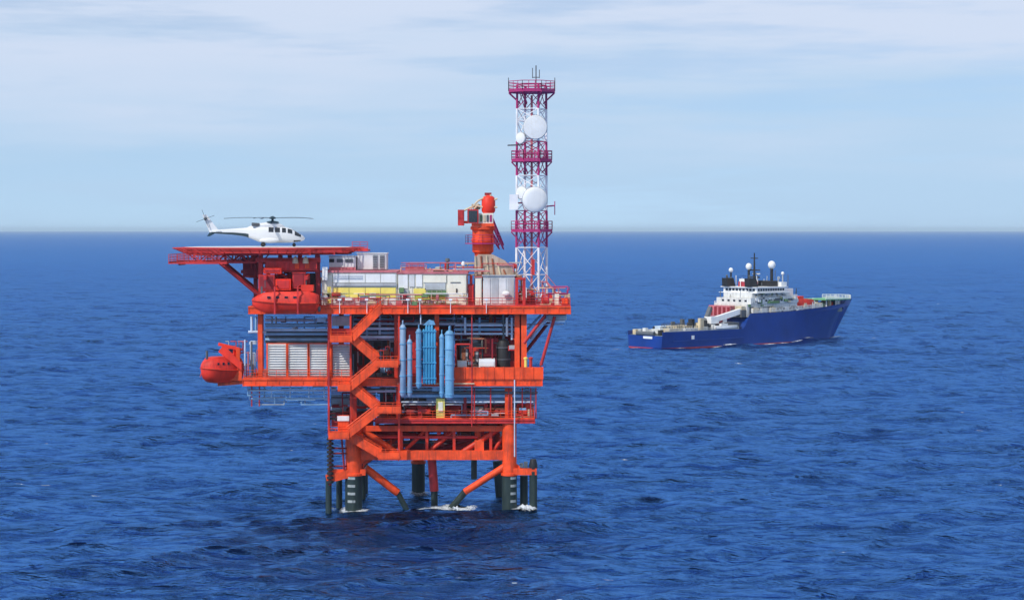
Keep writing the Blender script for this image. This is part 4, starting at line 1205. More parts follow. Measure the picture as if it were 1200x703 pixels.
P(t, MB().box(X_(300, 1.6), X_(376, 1.6), 1.5, 1.71, Z_(307.5, 1.7), Z_(302, 1.7)), 'crossbeam', 'deck_red')
for a, b in (((307, 303), (329, 317)), ((329, 317), (352, 303)), ((352, 303), (373, 317)), ((307, 340), (329, 320)), ((352, 340), (329, 320))):
    P(t, MB().tube(W(a[0], a[1], 1.75), W(b[0], b[1], 1.75), 0.16, 6), 'brace', 'deck_red', True)
eq = P(t, MB().box(X_(312, 1.2), X_(372, 1.2), 0.9, 1.1, Z_(317, 1), Z_(306, 1)), 'fascia_panel', 'deck_red')
for px in (320, 334, 346, 358, 367):
    P(eq, MB().box(X_(px, 1), X_(px + 5, 1), 0.78, 0.897, Z_(315, 1), Z_(308, 1)), 'fascia_plate', 'orange' if px in (346, 358) else 'deck_red')
for px in (346.5, 358.5):
    P(t, MB().lathe((X_(px, .6), .6, Z_(304.5, .6)), [(0.12, -0.5), (0.42, -0.5), (0.34, 0.1), (0.08, 0.5)], 10), 'floodlight', 'tan', True)
mid = P(t, MB().box(X_(285, 6), X_(302, 6), 6, 9, Z_(325, 6), Z_(308, 6)), 'equipment_cage', 'dark_red')
P(t, MB().box(X_(312, 3.5), X_(350, 3.5), 3.4, 3.6, ZM, Z_(322, 3.5)), 'back_panel', 'deck_red')
P(t, MB().box(X_(351, 4), X_(376, 4), 3.9, 4.1, ZM, Z_(320, 4)), 'back_panel', 'grey_dark')
# ramp/fence at the right end
P(t, MB().railing([(X_(372, 4), -0.9, HZ - 0.6), (X_(404, 4), -0.9, HZ - 0.6)], 0.5, 1.6, 0.04), 'edge_rail', 'deck_red')
P(t, MB().box(X_(415, 9), X_(433, 9), 6, 11, Z_(294.4, 9), Z_(292, 9)), 'access_landing', 'deck_red')
P(t, MB().railing([(X_(415, 9), 6.1, Z_(292, 9)), (X_(433, 9), 6.1, Z_(292, 9))], 1.0, 1.0, 0.04), 'landing_railing', 'deck_red')

# ------------------------------------------------------------------ helicopter parked on the helideck, nose to the right
hx0, hy0 = X_(320, 8.5), 8.5
hel = bpy.data.objects.new('helicopter', None)
COL.objects.link(hel)
hel.location = (hx0, hy0, HZ)
hel.rotation_euler = (0, 0, R(6))
hel.scale = (0.97, 0.97, 0.97)
hel['_o'] = [0, 0, 0]
tag(hel, 'white twin-engine helicopter with dark tail underside parked on the helideck', 'helicopter')
SEC = [(4.6, .05, 1.12, 1.28), (4.4, .34, .92, 1.56), (3.9, .66, .76, 1.84), (3.3, .88, .66, 2.2), (2.6, 1.05, .6, 2.62), (1.8, 1.12, .58, 2.82), (0.6, 1.14, .58, 2.9), (-1.0, 1.14, .58, 2.95), (-2.0, 1.05, .72, 2.95), (-2.9, .78, 1.12, 2.86), (-3.9, .5, 1.5, 2.72), (-5.5, .36, 1.74, 2.6), (-7.4, .27, 1.86, 2.46), (-8.7, .16, 1.98, 2.40), (-9.0, .05, 2.1, 2.3)]
def sec_at(x):
    for (a, b) in zip(SEC[:-1], SEC[1:]):
        if b[0] <= x <= a[0]:
            f = (a[0] - x) / (a[0] - b[0])
            return [a[i] + (b[i] - a[i]) * f for i in range(4)]
    return SEC[0] if x > SEC[0][0] else SEC[-1]
def skin(x, ang, off=0.0):
    _, hw, zb, zt = sec_at(x)
    c, s_ = math.cos(ang), math.sin(ang)
    e = 0.62
    hz = (zt - zb) / 2
    return (x, (hw + off) * math.copysign(abs(c) ** e, c), (zb + zt) / 2 + (hz + off) * math.copysign(abs(s_) ** e, s_))
P(hel, MB().loft([[skin(s[0], 2 * math.pi * i / 28) for i in range(28)] for s in SEC]), 'fuselage', 'heli_white', True)
def patch(x0, x1, a0, a1, m, name, nx=6, na=6, off=0.02):
    for side in (1, -1):
        g = MB()
        vs, fs = [], []
        for k in (0, 1):
            for i in range(nx + 1):
                for j in range(na + 1):
                    p = skin(x0 + (x1 - x0) * i / nx, a0 + (a1 - a0) * j / na, off if k else -0.03)
                    vs.append((p[0], p[1] * side, p[2]))
        N = (nx + 1) * (na + 1)
        for i in range(nx):
            for j in range(na):
                a = i * (na + 1) + j
                q = (a, a + 1, a + na + 2, a + na + 1)
                fs.append(tuple(N + v for v in q)); fs.append(q[::-1])
        P(hel, MB().quads(vs, fs), name, m, True)
for x0, x1 in ((-0.55, 0.15), (0.35, 1.05), (1.35, 1.9), (2.15, 2.8)):
    patch(x0, x1, R(8), R(52), 'glass', 'window')
patch(3.15, 4.05, R(5), R(60), 'glass', 'cockpit_window')
patch(2.75, 3.75, R(68), R(89), 'glass', 'windscreen')
patch(3.0, 4.0, R(-58), R(-30), 'glass', 'chin_window')
patch(-8.7, -3.4, R(-89), R(-8), 'heli_dark', 'tail_stripe', 12, 5)
# engine cowling, exhausts
CW = [(1.7, .15, 2.75, 2.95), (1.2, .55, 2.7, 3.25), (0.4, .78, 2.7, 3.5), (-0.9, .82, 2.7, 3.52), (-2.2, .66, 2.65, 3.32), (-3.2, .34, 2.6, 2.95), (-3.7, .1, 2.55, 2.75)]
P(hel, MB().loft([[(c[0], c[1] * math.copysign(abs(math.cos(a)) ** .7, math.cos(a)), (c[2] + c[3]) / 2 + (c[3] - c[2]) / 2 * math.copysign(abs(math.sin(a)) ** .7, math.sin(a))) for a in [2 * math.pi * i / 20 for i in range(20)]] for c in CW]), 'engine_cowling', 'heli_white', True)
for s in (1, -1):
    P(hel, MB().tube((-1.9, s * .6, 3.15), (-2.9, s * .9, 3.2), 0.24, 10, 0.26), 'exhaust', 'grey_dark', True)
    P(hel, MB().ball((-0.4, s * 1.12, 0.92), 0.5, 12, 8, 3.0, 0.75, 0.75), 'sponson', 'heli_white', True)
    w_ = P(hel, MB().lathe((-1.35, s * 1.25 - 0.12, 0.34), [(0.2, 0), (0.34, 0.03), (0.34, 0.21), (0.2, 0.24)], 16, (0, 1, 0)), 'wheel', 'black', True)
    P(w_, MB().tube((-1.35, s * 1.25, 0.34), (-1.2, s * 1.05, 1.0), 0.08, 6), 'strut', 'grey')
    P(hel, MB().prism([(-7.2, s * 0.1, 2.15), (-8.0, s * 0.1, 2.15), (-8.0, s * 1.7, 2.2), (-7.45, s * 1.7, 2.2)], (0, 0, 0.1)), 'stabiliser', 'heli_white')
    w_ = P(hel, MB().lathe((3.05, s * 0.17 - 0.08, 0.26), [(0.14, 0), (0.26, 0.03), (0.26, 0.14), (0.14, 0.17)], 14, (0, 1, 0)), 'nose_wheel', 'black', True)
P(hel, MB().tube((3.05, 0, 0.26), (3.0, 0, 0.9), 0.08, 6).tube((3.05, -0.2, 0.26), (3.05, 0.2, 0.26), 0.05, 6), 'nose_strut', 'grey')
P(hel, MB().prism([(-7.6, -0.09, 2.3), (-9.0, -0.09, 2.25), (-9.95, -0.09, 4.55), (-9.35, -0.09, 4.6)], (0, 0.18, 0)), 'tail_fin', 'heli_white')
P(hel, MB().prism([(-8.0, -0.07, 2.0), (-8.9, -0.07, 2.1), (-9.3, -0.07, 1.5), (-8.9, -0.07, 1.5)], (0, 0.14, 0)), 'ventral_fin', 'heli_dark')
tr = P(hel, MB().lathe((-9.5, -0.1, 4.0), [(0.22, 0), (0.24, -0.3), (0.1, -0.4)], 12, (0, 1, 0)), 'tail_rotor_hub', 'grey_dark', True)
for k in range(4):
    a = R(20 + 90 * k)
    d = Vector((math.cos(a), 0, math.sin(a)))
    P(tr, MB().beam(Vector((-9.5, -0.42, 4.0)) + d * 0.1, Vector((-9.5, -0.42, 4.0)) + d * 1.35, 0.05, 0.2, (0, 1, 0)), 'tail_blade', 'heli_dark')
rh = P(hel, MB().lathe((0, 0, 3.45), [(0.42, 0), (0.2, 0.2), (0.16, 0.5), (0.45, 0.55), (0.5, 0.72), (0.2, 0.9), (0.05, 0.95)], 16), 'rotor_hub', 'heli_dark', True)
P(rh, MB().lathe((0, 0, 3.4), [(1.0, 0), (0.8, 0.22), (0.3, 0.32)], 16), 'mast_fairing', 'heli_dark', True)
for k in range(5):
    a = R(177 + 72 * k)
    d = Vector((math.cos(a), math.sin(a), 0))
    n_ = Vector((-d.y, d.x, 0)) * 0.22
    rings = []
    for r_, zz in ((0.3, 4.08), (1.2, 4.12), (3.5, 4.16), (5.5, 4.12), (6.9, 4.02)):
        c = d * r_ + Vector((0, 0, zz))
        up = Vector((0, 0, 0.06))
        rings.append([c - n_, c + up * 0.4 - n_ * 0.3, c + up, c + n_, c - up * 0.4])
    P(rh, MB().loft(rings), 'rotor_blade', 'heli_dark', True)

# ------------------------------------------------------------------ enclosed lifeboats
def lifeboat(label, loc, rotz, L, B, H):
    o = bpy.data.objects.new('lifeboat', None)
    COL.objects.link(o)
    o.location = loc
    o.rotation_euler = (0, 0, rotz)
    o['_o'] = [0, 0, 0]
    tag(o, label, 'lifeboat', 'enclosed red lifeboats')
    st = [(-.5, .30, .30), (-.47, .72, .10), (-.35, .95, .02), (-.1, 1, 0), (.15, 1, 0), (.32, .86, .04), (.43, .52, .16), (.49, .16, .30), (.5, .05, .36)]
    hull, can = [], []
    for s, w, kz in st:
        b = B / 2 * w
        zg = 0.42 + 0.10 * max(0, s) * 2
        hull.append([(s * L, y * b, z * H) for y, z in ((0, kz), (.45, kz + .02), (.82, kz + (zg - kz) * .45), (1, zg), (-1, zg), (-.82, kz + (zg - kz) * .45), (-.45, kz + .02))])
        ct = zg + (1 - zg) * (.80 if s > -.3 else .98) * (1 - max(0, (abs(s) - .22) / .28) ** 2 * (.8 if s > 0 else .45))
        can.append([(s * L, y * b, z * H) for y, z in ((.96, zg + .003), (.90, zg + (ct - zg) * .55), (.50, ct * .985), (-.50, ct * .985), (-.90, zg + (ct - zg) * .55), (-.96, zg + .003))])
    P(o, MB().loft(hull), 'hull', 'boat_red', True)
    c = P(o, MB().loft(can), 'canopy', 'canopy_red', True)
    g = MB()
    for side in (1, -1):
        for a, b in zip(st[:-1], st[1:]):
            za, zb_ = (.42 + .2 * max(0, a[0])) * H, (.42 + .2 * max(0, b[0])) * H
            g.tube((a[0] * L, side * B / 2 * a[1], za), (b[0] * L, side * B / 2 * b[1], zb_), 0.11, 6)
    P(o, g, 'rubbing_strake', 'orange_dark', True)
    P(c, MB().box(-.42 * L, -.24 * L, -.26 * B, .26 * B, .90 * H, 1.14 * H), 'conning_tower', 'boat_red')
    for side in (1, -1):
        for k in range(4):
            x = (-.18 + k * .13) * L
            P(c, MB().box(x, x + .05 * L, side * .462 * B - .02, side * .462 * B + .02, .62 * H, .70 * H), 'window', 'glass')
    P(c, MB().box(-.24 * L + .003, -.24 * L + .05, -.2 * B, .2 * B, .98 * H, 1.10 * H), 'window', 'glass')
    P(o, MB().lathe((-.49 * L, 0, .18 * H), [(.28, -.3), (.36, -.25), (.36, 0), (.28, .05)], 14, (1, 0, 0)), 'propeller_guard', 'grey_dark', True)
    for sx in (-.3, -.08, .14, .3):
        zt = .84 * H if sx > -.2 else 1.0 * H
        P(c, MB().box(sx * L - .06, sx * L + .06, -.47 * B, -.462 * B, .46 * H, .72 * H), 'grab_strap', 'dark_red')
        P(o, MB().tube((sx * L, -.5 * B, .44 * H), (sx * L + .4, -.46 * B, .2 * H), .05, 5), 'grab_line', 'orange_dark')
    P(c, MB().box(-.02 * L, .09 * L, -.475 * B, -.463 * B, .47 * H, .80 * H), 'side_hatch', 'dark_red')
    for sx in (-.36, .36):
        P(o, MB().box(sx * L - .12, sx * L + .12, -.1, .1, .80 * H, 1.08 * H), 'lifting_hook', 'grey_dark')
    return o
# side-on below the helideck
LX, LY, LZ = X_(335, -2), -2.0, Z_(367.5, -2)
lifeboat('red enclosed lifeboat hanging side-on below the helideck', (LX, LY, LZ), R(180), X_(372, -2) - X_(294, -2), 3.0, Z_(338, -2) - LZ)
t = thing('lifeboat_davit', 'dark red lifeboat davit with two arms below the helideck', 'davit', (LX, 1, ZM))
for px in (312, 360):
    x = X_(px, -1)
    P(t, MB().box(x - .2, x + .2, .6, 1.2, ZM, Z_(322, 0)), 'post', 'dark_red')
    P(t, MB().beam((x, 1.0, Z_(323, 0)), (x, -2.2, Z_(326, -2)), .36, .45), 'arm', 'deck_red')
    P(t, MB().tube((x, -2.0, Z_(326, -2)), (x, -2.0, Z_(337, -2)), .06, 6), 'fall_wire', 'grey_dark')
for x0, x1, a, b, yy, m in ((303, 322, 322, 341, -.6, 'deck_red'), (323, 341, 327, 340, -.9, 'boat_red'), (343, 358, 319, 338, -.5, 'deck_red'), (309, 330, 314, 321, -.3, 'boat_red')):
    hs = P(t, MB().box(X_(x0, yy), X_(x1, yy), yy, .55, Z_(b, yy), Z_(a, yy)), 'winch_housing', m)
    P(hs, MB().box(X_(x0 + 2, yy), X_(x1 - 2, yy), yy - .08, yy - .004, Z_(b - 2, yy), Z_(a + 2, yy)), 'cover_plate', 'dark_red' if m == 'deck_red' else 'deck_red')
for px in (322, 349):
    x = X_(px, -3.7)
    P(t, MB().box(x - .1, x + .1, -3.75, -3.6, Z_(368, -3.7), Z_(336, -3.7)), 'guide_rail', 'deck_red')
    P(t, MB().beam((x, -3.68, Z_(336.5, -3.7)), (x, 1.0, Z_(334, 0)), .14, .16), 'guide_arm', 'deck_red')
P(t, MB().box(X_(313, 0), X_(359, 0), .7, 1.1, Z_(336, 0), Z_(333, 0)), 'tie_beam', 'deck_red')
# end-on at the far left of the cellar deck
EX, EY, EZ = X_(258, 0), 0.6, Z_(449, 0)
lifeboat('red lifeboat seen end-on at the far left of the lower level', (EX, EY, EZ), R(222), 6.2, 3.5, 4.1)
t = thing('lifeboat_cradle', 'orange lifeboat cradle bracket left of the white louvres', 'cradle', (X_(284), 3, ZC))
for y in (1.0, 5.0):
    P(t, MB().beam((X_(286, y), y, ZC - 0.5), (X_(255, y), y, EZ - 0.22), .4, .45), 'arm', 'orange')
    P(t, MB().box(X_(279, y) - .25, X_(279, y) + .25, y - .25, y + .25, ZC - 0.1, Z_(408, y)), 'post', 'orange' if y < 2 else 'deck_red')
    P(t, MB().beam((X_(280, y), y, Z_(409, y)), (X_(256, y), y, Z_(403, y)), .35, .4), 'jib', 'boat_red')
    P(t, MB().tube((X_(262, y), y, Z_(404, y)), (X_(262, y), y * .7, Z_(412, y)), .06, 6), 'fall_wire', 'grey_dark')
P(t, MB().box(X_(279, 1) - .2, X_(279, 1) + .2, 1.26, 4.74, Z_(411, 3), Z_(409, 3)), 'tie_beam', 'deck_red')
P(t, MB().box(X_(268, 1), X_(284, 1), 0.4, 0.5, Z_(446, .5), Z_(424, .5)), 'side_panel', 'orange')
P(t, MB().prism([(X_(256, 0), -.2, Z_(412, 0)), (X_(262, 0), -.2, Z_(404, 0)), (X_(283, 0), -.2, Z_(425, 0)), (X_(283, 0), -.2, Z_(434, 0))], (0, .25, 0)), 'gusset', 'boat_red')
# thin ladder/pipes at the left edge near the cradle
for px, y0_, y1_, m in ((287, 398, 452, 'pipe_pale'), (291, 412, 448, 'pink'), (295, 400, 452, 'grey_dark')):
    tubepart('pipe', W(px, y0_, 1), W(px, y1_, 1), 0.12, m, 6, cellar)

# ------------------------------------------------------------------ offshore support vessel
YAW = R(40)
fx, fy = math.cos(YAW), math.sin(YAW)
zc = CAM_H * F_PX / (409 - 269)
corner = Vector(((777 - 600) / F_PX * zc, zc - CAM_D, 0))
BH = 9.0
org = corner - Vector((fy, -fx, 0)) * 8.2
ship = bpy.data.objects.new('support_vessel', None)
COL.objects.link(ship)
ship.location = org
ship.rotation_euler = (0, 0, YAW)
ship['_o'] = [0, 0, 0]
tag(ship, 'blue hulled offshore support vessel with white bridge right of the platform', 'ship')
LS = 101.0
def smooth(a, b, x):
    f = min(1, max(0, (x - a) / (b - a)))
    return f * f * (3 - 2 * f)
def ztop(s):
    return 5.3 + 5.0 * smooth(36, 40, s) + 2.2 * smooth(50, 100, s) + 1.3 * smooth(90.5, 92.5, s)
def hbd(s):
    w = 8.2 + 0.9 * smooth(0, 14, s)
    return w if s < 70 else max(0.12, w * (1 - ((s - 70) / (LS - 70)) ** 2.3))
def hbw(s):
    w = 7.6 + 1.3 * smooth(0, 16, s)
    return w if s < 58 else max(0.05, w * (1 - (min(1, (s - 58) / 34.0)) ** 1.7))
def zkeel(s):
    if s < 14:
        return -0.6 - 4.4 * smooth(0, 14, s)
    return -5.0 if s < 88 else -5.0 + (ztop(s) + 4.2) * ((s - 88) / (LS - 88)) ** 0.9
SS = [0, 2, 6, 12, 20, 28, 35.9, 37, 38, 39, 40, 46, 54, 60, 66, 72, 77, 81, 84, 87, 89, 90.5, 91.2, 92, 92.6, 94, 96, 98, 99.5, 100.7, LS]
ZB = 0.2
def half(s, z):
    zk, zt = zkeel(s), ztop(s)
    if z >= 0:
        f = z / zt
        w = hbw(s) + (hbd(s) - hbw(s)) * f ** 1.4
    else:
        w = hbw(s) * (1 - 0.35 * (z / min(zk, -0.01)) ** 2) if zk < 0 else 0.05
    if s > 88:      # raked stem closes the section at its foot
        w *= min(1, max(0.02, ((z - zk) / max(zt - zk, .01)))) ** 0.55
    return max(w, 0.03)
upper, lower = [], []
for s in SS:
    zk, zt = zkeel(s), ztop(s)
    zb = max(ZB, zk)
    zs_ = [zb + (zt - zb) * f for f in (0, .2, .4, .6, .8, 1)]
    stb = [(s, -half(s, z), z) for z in zs_]
    ins = max(0.02, half(s, zt) - 0.25)
    zd = zt - (1.3 if s < 91 else min(2.4, (zt - zb) * .5))
    upper.append(stb + [(s, -ins, zt), (s, -ins, zd), (s, ins, zd), (s, ins, zt)] + [(s, half(s, z), z) for z in zs_[::-1]])
    zl = [zk + (zb - zk) * f for f in (0, .25, .5, .75, 1)]
    lower.append([(s, -half(s, z) if i else -0.3 * half(s, z), z - (0.002 if i == 4 else 0)) for i, z in enumerate(zl)] + [(s, half(s, z) if i < 4 else 0.3 * half(s, z), z - (0.002 if i == 0 else 0)) for i, z in enumerate(zl[::-1])])
P(ship, MB().loft(upper), 'hull', 'ship_blue', True)
P(ship, MB().loft(lower), 'lower_hull', 'ship_red', True)
P(ship, MB().box(0.6, 36.5, -7.6, 7.6, 4.002, 4.05), 'work_deck', 'ship_deck')
for s_ in (1, -1):
    P(ship, MB().beam((4, s_ * 8.75, 2.2), (36, s_ * 9.16, 2.4), 0.3, 0.35), 'rubbing_strake', 'ship_blue')
# name marks, too far away to read
P(ship, MB().box(-0.06, -0.02, -3.4, 0.8, 3.0, 3.75), 'name_plate', 'white')
P(ship, MB().box(12.0, 13.2, -9.22, -9.12, 2.7, 3.9), 'hull_mark', 'white')

def sbox(x0, x1, hw, z0, z1, name='house', m='white', parent=None, y0=None, y1=None):
    return P(parent or ship, MB().box(x0, x1, -hw if y0 is None else y0, hw if y1 is None else y1, z0, z1), name, m)
zf = 9.0
h1 = sbox(39.5, 70, 7.6, zf, 13.2, 'deckhouse', 'ship_white')
h2 = sbox(41, 64, 7.9, 13.25, 16.2, 'deckhouse', 'ship_white')
h3 = sbox(43, 60, 6.6, 16.25, 18.6, 'deckhouse', 'ship_white')
br = sbox(44, 58, 7.6, 18.9, 21.4, 'bridge')
P(br, MB().box(43, 59.2, -8.8, 8.8, 18.62, 18.88), 'bridge_wing', 'white')
P(br, MB().box(43.2, 58.8, -8.2, 8.2, 21.42, 21.75), 'bridge_roof', 'white')
for k in range(11):
    P(br, MB().box(44.6 + k * 1.2, 45.5 + k * 1.2, -7.66, -7.603, 19.7, 20.9), 'window', 'glass')
for k in range(9):
    P(br, MB().box(43.93, 43.997, -6.9 + k * 1.55, -5.8 + k * 1.55, 19.7, 20.9), 'window', 'glass')
for k in range(8):
    P(h2, MB().box(43 + k * 2.5, 43.9 + k * 2.5, -7.96, -7.903, 14.4, 15.3), 'window', 'glass')
for k in range(9):
    P(h1, MB().box(42 + k * 3, 42.9 + k * 3, -7.66, -7.603, 11.0, 11.9), 'window', 'glass')
for k in range(5):
    P(h2, MB().box(40.93, 40.997, -6 + k * 2.6, -5.0 + k * 2.6, 14.3, 15.3), 'window', 'glass')
for k in range(6):
    P(h3, MB().box(44.2 + k * 2.6, 45.1 + k * 2.6, -6.66, -6.603, 17.1, 17.9), 'window', 'glass')
P(h1, MB().railing([(39.6, -7.5, 13.26), (39.6, 7.5, 13.26)], 1.1, 1.5, 0.07), 'railing', 'white')
P(h2, MB().railing([(41.1, -7.8, 16.3), (63.9, -7.8, 16.3), (63.9, 7.8, 16.3)], 1.1, 1.5, 0.06), 'railing', 'white')
P(h1, MB().railing([(64.5, -7.5, 13.26), (69.9, -7.5, 13.26), (69.9, 7.5, 13.26)], 1.1, 1.5, 0.06), 'railing', 'white')
P(ship, MB().box(60.2, 66, -4, 3.5, 16.25, 20.4), 'radar_house', 'white')
P(ship, MB().box(61, 63, -5.2, -4.02, 16.25, 18.6), 'locker', 'grey_light')
for k in range(3):
    P(ship, MB().box(41.5 + k * 4.2, 44.2 + k * 4.2, -8.5, -7.65, 9.6, 11.9), 'side_locker', ('tan', 'grey', 'tan')[k])
P(ship, MB().box(49, 54, -8.7, -7.95, 13.4, 14.6), 'stair_case', 'green_box')
# funnels, masts, domes
for y in (5.2, -5.2):
    f = P(ship, MB().loft([[(x, y + w, z) for x, w in ((42.2, -1.3), (46, -1.3), (46, 1.3), (42.2, 1.3))] if i == 0 else [(x, y + w, z) for x, w in ((41.8, -1.1), (45.2, -1.1), (45.2, 1.1), (41.8, 1.1))] for i, z in enumerate((21.76, 24.6))]), 'funnel', 'black')
    P(f, MB().tube((43.3, y, 24.6), (43.0, y, 25.6), .35, 8), 'exhaust_pipe', 'grey_dark')
P(ship, MB().box(46.3, 49.5, -3, 3, 21.76, 23.4), 'top_house', 'ship_red')
P(ship, MB().box(46.2, 49.6, -2.4, 2.4, 23.41, 24.3), 'top_cabin', 'white')
P(ship, MB().box(53, 57, -5.5, 5.5, 21.76, 23.6), 'mast_base', 'black')
P(ship, MB().box(56.8, 59.5, -7, -4.5, 21.76, 23.2), 'chart_box', 'white')
mst = P(ship, MB().tube((51, 0, 21.75), (51, 0, 33.0), 0.55, 8, 0.2), 'mast', 'black', True)
P(mst, MB().beam((51, -2.6, 27.2), (51, 2.6, 27.2), .3, .4), 'yard', 'black')
P(mst, MB().beam((51, -1.6, 31.2), (51, 1.6, 31.2), .25, .3), 'yard', 'black')
P(mst, MB().box(50.2, 51.8, -1.8, 1.8, 24.6, 25.0), 'radar_platform', 'black')
P(mst, MB().box(51.8, 52.1, -1.7, 1.7, 25.8, 26.2), 'radar_bar', 'white')
for x, y, z, r, m in ((45.5, 5.6, 27.2, 0.75, 'black'), (50.3, 1.9, 28.4, 1.05, 'black'), (57, -2.4, 28.9, 1.3, 'black'), (60.5, -4.2, 26.0, .55, 'grey'), (62, -1, 24.4, .5, 'grey')):
    p = P(ship, MB().tube((x, y, 20.4 if x > 60 else 21.75), (x, y, z - r * .8), r * .42, 8), 'dome_post', m, True)
    P(p, MB().ball((x, y, z), r, 14, 8, 1, 1, 1.1), 'radar_dome', 'white', True)
for x, y, z in ((63.5, 2, 27), (64.5, -3, 25.5), (58, 5, 26)):
    P(ship, MB().tube((x, y, 20), (x, y, z), .12, 5), 'whip_antenna', 'grey_dark')
# foredeck
P(ship, MB().box(70.2, 90, -5.2, 5.2, 9.5, 11.2), 'forecastle', 'ship_deck')
hp = P(ship, MB().prism([(80, -6.5, 13.6), (93, -6.5, 13.6), (97, -2.5, 13.6), (97, 2.5, 13.6), (93, 6.5, 13.6), (80, 6.5, 13.6)], (0, 0, .3)), 'fore_platform', 'deck_green')
P(hp, MB().railing([(80, -6.5, 13.9), (93, -6.5, 13.9), (97, -2.5, 13.9), (97, 2.5, 13.9), (93, 6.5, 13.9)], 1.2, 1.5, 0.08), 'railing', 'white')
for x, y in ((82, -5), (82, 5), (90, -4), (90, 4)):
    P(hp, MB().tube((x, y, 10), (x, y, 13.6), .25, 8), 'post', 'white')
P(ship, MB().box(72, 75, -6.0, -3.5, 11.0, 13.6), 'windlass_house', 'cream')
P(ship, MB().box(76, 79, -5.5, -2, 11.0, 12.8), 'windlass', 'tan')
P(ship, MB().tube((86, -5.8, 11), (86, -5.8, 15.5), .15, 6), 'fore_post', 'white')
# crane on the aft deck: dark pedestal and folded white boom
P(ship, MB().lathe((25, -5.2, 4.05), [(1.3, 0), (1.3, 2.4), (1.7, 2.6), (1.7, 3.2)], 14), 'crane_pedestal', 'grey_dark', True)
P(ship, MB().box(23.4, 27, -6.8, -3.6, 7.26, 9.5), 'crane_house', 'white')
P(ship, MB().beam((24.5, -5.2, 8.1), (38.5, -6.2, 11.2), 1.5, 1.7), 'crane_boom', 'white')
P(ship, MB().beam((21.3, -4.6, 5.0), (26.5, -3.4, 12.4), 1.2, 1.3), 'crane_knuckle', 'grey_dark')
P(ship, MB().tube((26, -5.3, 6.8), (33, -5.8, 9.0), .35, 8), 'hydraulic_ram', 'ship_red')
P(ship, MB().box(36.8, 39.3, -2.5, 7.5, 9.0, 12.6), 'winch_house', 'pink')
for k in range(5):
    P(ship, MB().box(36.6, 36.797, -2.2 + k * 2.0, -1.2 + k * 2.0, 9.4, 12.2), 'rack_bar', 'dark_red')
P(ship, MB().box(37.0, 39.3, -7.4, -2.55, 9.0, 11.4), 'winch_gear', 'grey_dark')
P(ship, MB().box(37.4, 39.2, -7.0, -4.0, 11.41, 12.6), 'winch_cabin', 'tan')
P(ship, MB().box(30, 36, -7.4, -1.5, 4.06, 7.5), 'winch_bay', 'grey_dark')
# open rail and stern roller
P(ship, MB().tube((0.3, -4, 4.6), (0.3, 4, 4.6), .7, 12), 'stern_roller', 'grey_dark', True)

SM = Matrix.Translation(org) @ Matrix.Rotation(YAW, 4, 'Z')
def on_ship(name, label, cat, loc):
    o = bpy.data.objects.new(name, None)
    COL.objects.link(o)
    o.matrix_world = SM @ Matrix.Translation(loc)
    o.location = (SM @ Vector(loc))
    o.rotation_euler = (0, 0, YAW)
    o['_o'] = list(loc)
    return tag(o, label, cat)
o = on_ship('rescue_boat', 'red rescue boat stowed on the foredeck of the blue ship', 'boat', (75, -6.6, 11.3))
ring = []
for x, w, z in ((-4.6, .5, .5), (-4.2, 1.1, .1), (0, 1.3, 0), (3, 1.1, .1), (4.4, .4, .7), (4.7, .05, 1.0)):
    ring.append([(68.5 + x, -6.9 + y * w, 11.6 + zz) for y, zz in ((0, z), (.8, z + .3), (1, 1.5), (.7, 2.9 - .25 * max(0, x - 2)), (-.7, 2.9 - .25 * max(0, x - 2)), (-1, 1.5), (-.8, z + .3))])
P(o, MB().loft(ring), 'hull', 'boat_red', True)
P(o, MB().box(64.8, 67.2, -7.7, -6.1, 14.2, 15.4), 'cabin', 'boat_red')
for x in (65.5, 71.5):
    P(o, MB().box(x - .2, x + .2, -8, -5.4, 9.0 if x > 70 else 13.22, 13.3), 'cradle', 'white')
for q, (x0, x1, y0, y1, h, m, lb) in enumerate(((4.5, 10, -6.8, -3.8, 2.2, 'tan', 'tan cargo basket nearest the stern on the ship work deck'),
                                    (5, 9, -2, 2.5, 1.8, 'grey_light', 'grey cargo crate on the centreline near the ship stern'),
                                    (11.5, 17, -6.9, -4, 2.0, 'grey_light', 'long grey cargo crate on the near side of the ship work deck'),
                                    (12, 19, -2.5, 2.5, 2.6, 'tan', 'large tan reel frame in the middle of the ship work deck'),
                                    (11, 19, 3.6, 7, 2.4, 'pipe_pale', 'pale blue cargo container on the far side of the ship work deck'),
                                    (19.2, 22, -6.6, -3.2, 2.4, 'cream', 'cream cargo box beside the ship crane pedestal'))):
    o = on_ship('cargo_box', lb, 'cargo', ((x0 + x1) / 2, (y0 + y1) / 2, 4.05))
    P(o, MB().box(x0, x1, y0, y1, 4.2, 4.05 + h), 'body', m)
    P(o, MB().box(x0 + .2, x1 - .2, y0 + .2, y1 - .2, 4.05, 4.199), 'skid', 'grey_dark')
    for xx in (x0 + .05, (x0 + x1) / 2, x1 - .05):
        P(o, MB().box(xx - .12, xx + .12, y0 - .1, y0 - .003, 4.1, 4.15 + h), 'rib', 'grey')
    P(o, MB().railing([(x0, y0, 4.05 + h), (x1, y0, 4.05 + h)], .8, 1.2, .07, 1, False), 'top_rail', 'grey_dark')
o = on_ship('daughter_craft', 'low white craft lying against the near side of the ship', 'boat', (29, -8.2, 4.05))
P(o, MB().loft([[(x, -8.4 + y * w, 5.3 + zz) for y, zz in ((0, z), (1, .5), (.9, 1.3), (-.9, 1.3), (-1, .5))] for x, w, z in ((23.5, .6, .2), (24.5, 1, 0), (30, 1, 0), (33, .6, .3), (34, .05, .9))]), 'hull', 'white', True)
P(o, MB().box(26, 29, -8.9, -7.9, 6.62, 7.3), 'cabin', 'grey_light')
P(o, MB().box(25, 31, -8.6, -8.2, 4.06, 5.5), 'cradle', 'grey_dark')

